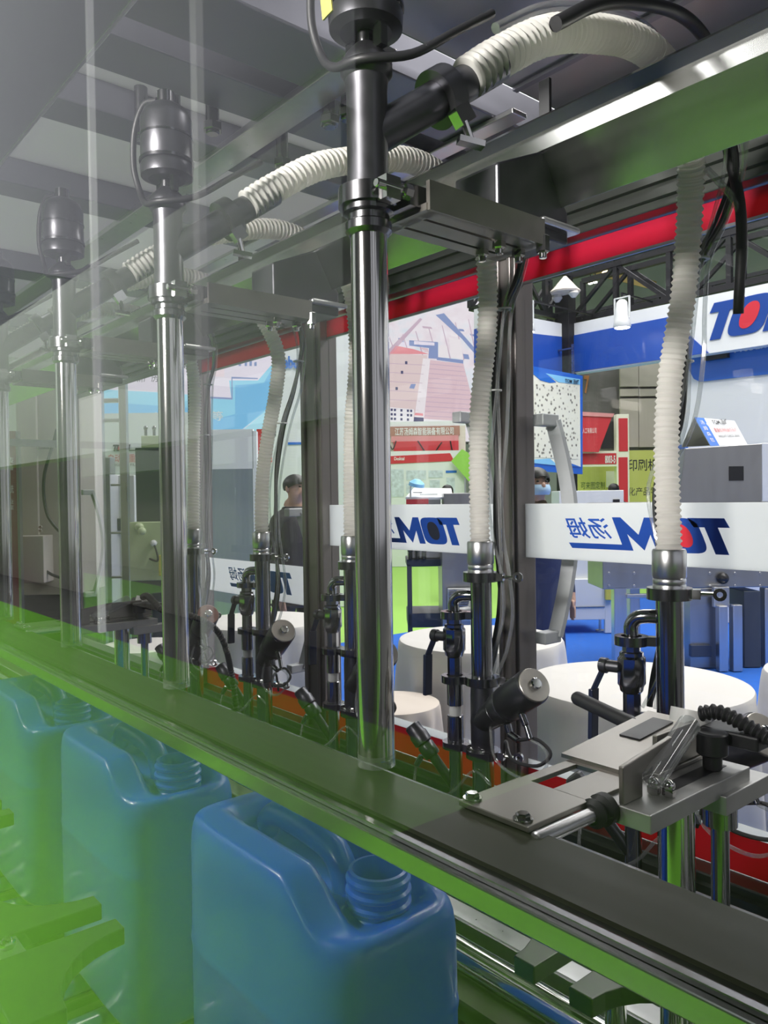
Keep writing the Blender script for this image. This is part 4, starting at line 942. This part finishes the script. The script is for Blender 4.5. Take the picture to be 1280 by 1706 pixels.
MB().quadbox([pt(PD, 676, 832), pt(PD, 755, 832), pt(('d', 7.7), 752, 817), pt(('d', 7.7), 690, 816)], V(0, 0, .02)).make('bench_top', mach_w, dk)
panel('red_stripe', PD, 677, 714, 832, 840, red_p, dk, .03, off=-.01)
block('bench_body', PD, 680, 735, 832, 931, .3, stain, dk, floor=False)
block('grey_box', ('d', 7.15), 740, 790, 822, 905, .25, stain, dk)
block('open_lid', ('d', 7.45), 688, 704, 820, 829, .1, mach_d, dk)
block('instrument', ('d', 7.35), 700, 730, 822, 831, .1, mach_w, dk)
p = pt(PD, 684, 832); q = pt(PD, 694, 806)
MB().tube([p, (p + q) / 2 + V(-.03, 0, .05), q], .008, 8).make('lamp_stem', steel_l, dk); MB().lathe(q + V(0, 0, -.02), (.3, 0, 1), [(0, .075), (.03, .07), (.06, .03)], 16).make('lamp_head', sky_p, dk)
fr = thing('frame_table', 'grey metal frame table with stainless cabinet, in front of the green carpet', 'table', pt(('d', 7.2), 720, 1060) * V(1, 1, 0))
PT = ('d', 7.2)
block('top', PT, 678, 740, 932, 944, .5, mach_d, fr); block('leg', PT, 679, 687, 940, 1045, .05, mach_d, fr, floor=True)
block('tray', PT, 680, 745, 1022, 1046, .5, mach_d, fr); block('cabinet', ('d', 7.0), 737, 800, 905, 1045, .5, stain, fr, floor=True)
ve = panel('vent_panel', ('d', 6.9), 747, 800, 981, 1035, mach_w, fr, .05)
for k in range(12): panel('vent_slat', ('d', 6.88), 748, 800, 983 + k * 4.2, 985 + k * 4.2, steel, ve, .015)
for px in (684, 696, 707): p = pt(PT, px, 932); MB().cyl(p, p + V(0, 0, .06), .02, n=10).ball(p + V(0, 0, .08), .025, 10, 8).make('clamp_knob', black, fr)

# ------------------------------------------------------------------ left screen, signs and cabinets
PL = ('d', 9.0)
ls = thing('led_screen', 'wide pale blue lit screen with characters about a new plant', 'screen', pt(PL, 300, 720))
poly('screen_frame', PL, [(150, 578), (458, 566), (458, 726), (150, 699)], black, ls, .1, .01)
S2 = lambda nm, pts, m, lv=1: poly(nm, PL, pts, m, ls, .002, -.003 * lv)
S2('picture', [(152, 580), (456, 568), (456, 724), (152, 697)], g_lilac)
S2('picture_roof', [(152, 575), (270, 572), (270, 618), (206, 609), (152, 600)], mat('screen_dark_tiles', (.02, .02, .02), .5, emit=(.18, .16, .16), es=1, var=.5), 2)
S2('picture_band', [(152, 648), (270, 654), (345, 660), (345, 714), (152, 697)], g_cyan, 2)
S2('picture_band', [(152, 668), (345, 682), (345, 714), (152, 697)], g_sky, 3)
S2('picture_block', [(382, 634), (430, 634), (456, 604), (456, 676), (398, 720), (352, 716), (352, 664), (386, 666)], g_cyan, 2)
S2('picture_block', [(392, 642), (440, 638), (456, 610), (456, 672), (400, 718), (354, 716), (354, 700), (392, 690)], g_sky, 3)
S2('picture_block', [(398, 722), (456, 676), (456, 724)], glow('screen_light_cyan', (.42, .80, .95)), 4)
S2('picture_block', [(350, 612), (374, 614), (374, 628), (350, 627)], glow('screen_pale_pink', (.93, .78, .86)), 2)
S2('picture_line', [(350, 661), (386, 663), (386, 628), (430, 630), (430, 632), (388, 631), (388, 666), (350, 664)], g_blue, 5)
for k, x in enumerate((398, 408, 416, 424)): S2('picture_tower', [(x, 598 + k * 2), (x + 4, 597 + k * 2), (x + 4, 610), (x, 610)], g_blue, 4)
text('新厂房', PL, 227, 264, 620, 637, ink, ls, off=-.012)
text('房布局、新车间改造等', PL, 178, 372, 688, 704, ink_w, ls, off=-.016, bold=.01)
rs = thing('logo_wall', 'white booth wall with a red and blue letter sign, behind the swaying hose', 'wall', pt(('d', 11), 515, 940) * V(1, 1, 0))
panel('wall_face', ('d', 11), 440, 600, 555, 800, wall_w, rs, .1, floor=True)
text('R', ('d', 11), 454, 475, 590, 616, red_dot, rs, bold=.05, off=-.03); text('ebort', ('d', 11), 472, 512, 594, 615, ink_b, rs, bold=.04, off=-.03)
text('T', ('d', 11), 498, 506, 606, 613, ink_b, rs, off=-.04); text('液', ('d', 11), 501, 509, 629, 642, ink_b, rs, off=-.03); text('压', ('d', 11), 501, 509, 645, 658, ink_b, rs, off=-.03)
panel('blue_line', ('d', 11), 480, 520, 737, 741, ink_b, rs, .01, off=-.012)
bw = thing('booth_counter', 'tall white and blue-grey booth partition under the left screen', 'partition', pt(('d', 8), 385, 960) * V(1, 1, 0))
PC = ('d', 8.0)
panel('white_upper', PC, 335, 422, 716, 782, wall_w, bw, .08); panel('grey_lower', PC, 335, 422, 782, 960, mat('blue_grey_panel', (.30, .34, .38), .25, .2, var=.1, stretch=(1, 1, .1)), bw, .08, floor=True); panel('edge_strip', PC, 422, 429, 718, 960, wall_w, bw, .1, floor=True)
rr_ = thing('red_pillar', 'slim red panel beside the swaying hose, under the left screen', 'panel', pt(('d', 8.6), 440, 960) * V(1, 1, 0))
panel('red_face', ('d', 8.6), 428, 452, 715, 770, red_p, rr_, .05); panel('dark_face', ('d', 8.6), 428, 446, 770, 930, mach_d, rr_, .05, floor=True)
tb = thing('sign_panel', 'white booth wall with dark wordmark and red characters between the thin tubes', 'wall', pt(('d', 8.4), 215, 990) * V(1, 1, 0))
PG = ('d', 8.4)
panel('wall_face', PG, 100, 340, 690, 1000, wall_w, tb, .08, floor=True)
o = pt(PG, 187, 752); uu = (pt(PG, 196, 752) - o) * V(1, 1, 0); logo(o - FH * .01, uu, (0, 0, pt(PG, 187, 741)[2] - o[2]), ink, red_dot, tb, -FH * .002, -FH * .004, chars=False)
text('自动称重包装机', PG, 182, 262, 757, 771, ink_r, tb, off=-.02); text('WEIGHING FILLING SERIES', PG, 182, 262, 773, 777, ink, tb, off=-.02)
# pale machine frame just beyond the far end
PK = ('d', 6.4)
pm = thing('pale_machine', 'pale grey machine cabinet with silver frame posts, between the two thin nozzle tubes', 'machine', pt(PK, 175, 1080) * V(1, 1, 0))
block('cabinet', PK, 143, 186, 790, 1070, .5, mach_w, pm, floor=True)
panel('door_upper', PK, 145, 172, 788, 855, wall_w, pm, .02, off=-.022); panel('door_gap', PK, 145, 172, 856, 878, steel, pm, .02, off=-.012); panel('door_lower', PK, 145, 172, 880, 1060, wall_w, pm, .02, off=-.022)
block('top_bracket', PK, 143, 184, 762, 790, .12, steel_l, pm)
for a, b_, c_ in ((138, 144, 640), (152, 158, 628), (166, 173, 612), (200, 213, 600)): block('frame_post', ('d', 6.3), a, b_, c_, 1060, .06, steel_l, pm, floor=True)
for c_, d_ in ((664, 671), (698, 704)): block('frame_rail', ('d', 6.34), 138, 205, c_, d_, .05, steel_l, pm)
block('frame_rail', ('d', 6.34), 184, 210, 806, 810, .05, steel_l, pm); block('frame_rail', ('d', 6.34), 184, 210, 886, 890, .05, steel_l, pm); block('frame_rail', ('d', 6.34), 184, 210, 960, 964, .05, steel_l, pm)
block('inner_panel', ('d', 6.6), 186, 226, 792, 1060, .3, mach_w, pm, floor=True)
for c_ in (800, 843): panel('hinge_block', ('d', 6.58), 186, 193, c_, c_ + 11, black, pm, .02)
block('gripper', ('d', 6.55), 188, 206, 864, 884, .1, mach_d, pm)
tw = thing('display_tower', 'dark blue-grey tower over a pale green housing, left of the second nozzle tube', 'machine', pt(('d', 6.0), 245, 1080) * V(1, 1, 0))
PV = ('d', 6.0)
block('dark_column', PV, 226, 275, 746, 872, .35, mach_d, tw); block('green_cap', PV, 235, 275, 726, 746, .3, mach_g, tw)
block('green_housing', ('d', 5.9), 216, 280, 870, 968, .4, mach_g, tw); block('dark_base', ('d', 5.95), 218, 280, 968, 1050, .4, mach_d, tw, floor=True)
p = pt(('d', 5.88), 232, 878); MB().ball(p, .045, 14, 10, (1, .7, .7)).ball(p + V(.05, 0, -.03), .03, 12, 8).make('grip_knob', mach_g, tw)
p = pt(('d', 5.88), 256, 905); MB().ball(p, .025, 12, 8).make('cable_socket', mach_w, tw); MB().tube([p, p + V(.05, 0, -.06), p + V(.07, .0, -.12), p + V(.0, 0, -.13), p + V(-.15, -.05, -.08)], .008, 8).make('power_lead', black, tw)
block('yellow_strip', ('d', 5.85), 264, 270, 925, 960, .03, yellow_l, tw)
for px in (243, 257): p = pt(('d', 6.1), px, 726); MB().cyl(p, p + V(0, 0, .06), .012, n=8).ball(p + V(0, 0, .06), .018, 8, 6).make('stud', gunm, tw)
PBG = ('d', 5.4)
bg = thing('beige_cabinet', 'beige control cabinet with dangling cable, at the photo edge past the thin tube', 'cabinet', pt(PBG, 60, 1060) * V(1, 1, 0))
block('body', PBG, 28, 128, 560, 992, .5, beige, bg); block('door', ('d', 5.37), 30, 62, 660, 893, .028, beige, bg); block('control_box', ('d', 5.25), 30, 73, 893, 972, .16, beige, bg)
block('plinth', ('d', 5.42), 34, 128, 992, 1040, .4, black, bg, floor=True)
block('sensor', ('d', 5.33), 62, 77, 733, 748, .06, gunm, bg)
c_ = [pt(('d', 5.3), *a) for a in ((95, 715), (90, 735), (82, 760), (74, 790), (73, 825), (80, 860), (98, 884), (110, 892))]; MB().tube(c_, .011, 10).make('cable', rubber, bg)
c_ = [pt(('d', 5.3), *a) for a in ((28, 945), (50, 944), (70, 948), (88, 958), (110, 965))]; MB().tube(c_, .010, 10).make('cable', rubber, bg)
for y in (878, 884): p = pt(('d', 5.36), 68, y); MB().cyl(p - FH * .01, p, .012, n=10).make('hinge_bolt', steel_l, bg)
rc = thing('red_roll_up', 'dark red roll-up panel with white characters at the photo edge', 'banner', pt(('d', 5.1), 10, 1060) * V(1, 1, 0))
panel('red_face', ('d', 5.1), -40, 29, 718, 1020, mat('dark_red_panel', (.20, .022, .03), .5), rc, .04, ref=1, floor=True); panel('edge', ('d', 5.1), 29, 33, 718, 1020, steel_l, rc, .04, ref=1, floor=True)
for s_, a, b_ in (('包装', 762, 772), ('灌装设备', 774, 784), ('称重系统', 808, 822), ('江苏工业', 832, 840), ('定制方案', 842, 850)): text(s_, ('d', 5.1), -6, 24, a, b_, ink_w, rc, off=-.012)

# ------------------------------------------------------------------ people
def person(px, py_top, d, face, label, cloth_m, skin_m=skin, cap=False, mask=False, hem=.5, h=1.70, lean=0.0, hood=False):
    """standing figure: one skinned body, with head, hands, clothing tones and separate hair and coat"""
    top = pt(('d', d), px, py_top); base = V(top[0], top[1], 0); k = h / 1.70
    t = thing('person', label, 'person', base)
    ca, sa = math.cos(face), math.sin(face)
    W = lambda x, y, z: base + V(ca * x - sa * y, sa * x + ca * y, z) * 1.0 * V(1, 1, k) * 1.0   # x = right of figure, y = facing
    J = {}; edges = []; pos = []; rad = []
    def j(n, p, r, par=None):
        J[n] = len(pos); pos.append(tuple(W(*p))); rad.append(r if isinstance(r, tuple) else (r, r))
        if par is not None: edges.append((J[par], J[n]))
    j('pelvis', (0, 0, .95), (.15, .11)); j('waist', (0, 0, 1.08), (.135, .10), 'pelvis'); j('chest', (0, .01, 1.26), (.155, .11), 'waist'); j('upper', (0, 0, 1.37), (.12, .09), 'chest')
    j('neck', (0, .0, 1.45), .055, 'upper'); j('neck2', (0, .015, 1.50), .052, 'neck'); j('jaw', (0, .04, 1.54), (.062, .075), 'neck2'); j('skull', (0, .03, 1.61), (.072, .088), 'jaw'); j('crown', (0, .02, 1.655), (.05, .06), 'skull')
    for s, n in ((-1, 'l'), (1, 'r')):
        j('sh' + n, (s * .175, 0, 1.36), .062, 'upper'); j('el' + n, (s * .225, -.01, 1.09), .046, 'sh' + n); j('wr' + n, (s * .225, .07, .86), .032, 'el' + n); j('pa' + n, (s * .222, .09, .79), (.026, .018), 'wr' + n)
        for q, (dx, L) in enumerate(((-.026, .07), (-.009, .08), (.009, .078), (.026, .062))):
            j('f%d%s' % (q, n), (s * .222, .095 + dx, .75), .009, 'pa' + n); j('g%d%s' % (q, n), (s * .216, .105 + dx, .75 - L), .007, 'f%d%s' % (q, n))
        j('th' + n, (s * .205, .13, .80), .010, 'pa' + n); j('ti' + n, (s * .20, .145, .76), .008, 'th' + n)
        j('hip' + n, (s * .09, 0, .88), .088, 'pelvis'); j('kn' + n, (s * .10, .015, .49), .060, 'hip' + n); j('an' + n, (s * .10, -.01, .09), .042, 'kn' + n); j('to' + n, (s * .11, .12, .045), (.042, .032), 'an' + n)
    me = bpy.data.meshes.new('body'); off = base
    me.from_pydata([tuple(V(*p) - off) for p in pos], edges, []); me.update()
    o = bpy.data.objects.new('body', me); COL.objects.link(o)
    o.modifiers.new('skin', 'SKIN'); sv = me.skin_vertices[0].data
    for i, r in enumerate(rad): sv[i].radius = r
    sv[0].use_root = True
    o.modifiers.new('sub', 'SUBSURF').levels = 2
    dg = bpy.context.evaluated_depsgraph_get(); dg.update(); m2 = bpy.data.meshes.new_from_object(o.evaluated_get(dg)); bpy.data.objects.remove(o)
    m2.materials.clear(); m2.materials.append(cloth_m); m2.materials.append(skin_m); m2.materials.append(black)
    for p in m2.polygons:
        z = p.center.z / k; lx = p.center.x * ca + p.center.y * sa; p.use_smooth = True
        p.material_index = 1 if (z > 1.455 or (z < .855 and abs(lx) > .185)) else (2 if z < .86 else 0)
    b = bpy.data.objects.new('body', m2); COL.objects.link(b); b.parent = t
    # coat shell from shoulders to hem, open at the hem
    n = 32; rings = []
    for z, a, bb in ((1.425, .085, .075), (1.40, .15, .10), (1.33, .185, .125), (1.2, .185, .135), (1.05, .178, .13), (.9, .185, .14), (.7, .195, .15), (hem, .205, .16), (hem, .195, .15)):
        rings.append([W(a * math.cos(2 * PI * i / n), bb * math.sin(2 * PI * i / n), z) for i in range(n)])
    MB().add([p for r_ in rings for p in r_], [(i * n + q, i * n + (q + 1) % n, (i + 1) * n + (q + 1) % n, (i + 1) * n + q) for i in range(len(rings) - 1) for q in range(n)], True).make('coat', cloth_m, t)
    MB().tube([W(.075 * math.cos(a), .005 + .07 * math.sin(a), 1.435) for a in [2 * PI * i / 16 for i in range(17)]], .022, 10, steps=2).make('collar', cloth_m, t)
    # face
    MB().ball(W(0, .128, 1.575), .017, 12, 8, (.9, .9, 1.3)).make('nose', skin_m, t)
    for s in (-1, 1):
        MB().ball(W(s * .031, .108, 1.605), .011, 10, 8, (1, 1, .6)).make('eye', eye_m, t)
        MB().bar(W(s * .018, .116, 1.627), W(s * .048, .100, 1.629), .008, .006).make('eyebrow', hair, t)
        MB().ball(W(s * .078, .02, 1.59), .026, 10, 8, (.6, .6, 1.1)).make('ear', skin_m, t)
    MB().bar(W(-.02, .118, 1.543), W(.02, .118, 1.543), .010, .008).make('mouth', lip_m, t)
    hv = []; N, M_ = 24, 10
    for i in range(M_ + 1):
        for q in range(N):
            a = 2 * PI * q / N; fr = (math.sin(a) + 1) / 2; lim = (1.15 - .42 * fr ** 2) * PI / 2 * 1.12; th = i / M_ * lim
            hv.append(W(.088 * math.sin(th) * math.cos(a), .022 + .103 * math.sin(th) * math.sin(a), 1.615 + .088 * math.cos(th)))
    MB().add(hv, [(i * N + q, i * N + (q + 1) % N, (i + 1) * N + (q + 1) % N, (i + 1) * N + q) for i in range(M_) for q in range(N)], True).make('hair', hair, t)
    if mask:
        mv = []
        for i in range(9):
            z = 1.515 + i * .0085
            for q in range(13):
                a = PI * (.06 + .88 * q / 12); bul = .016 * math.sin(PI * i / 8)
                mv.append(W((.080 + bul * .3) * math.cos(a), .03 + (.098 + bul) * math.sin(a), z))
        MB().add(mv, [(i * 13 + q, i * 13 + q + 1, (i + 1) * 13 + q + 1, (i + 1) * 13 + q) for i in range(8) for q in range(12)], True).make('face_mask', mask_m, t)
    return t
person(488, 784, 6.0, math.radians(-80), 'person in a dark plum jacket looking aside, behind the swaying hose', coat_m, hem=.72)
person(891, 783, 5.3, math.radians(-115), 'person in a blue face mask and navy coat under the poster board', navy_c, mask=True, hem=.42)
person(746, 801, 11.5, math.radians(60), 'black haired person mostly hidden behind the demo bench', shirt, hem=.8)
person(1023, 806, 12.5, math.radians(40), 'black haired person mostly hidden by the white machine and red post', coat_m, hem=.8)
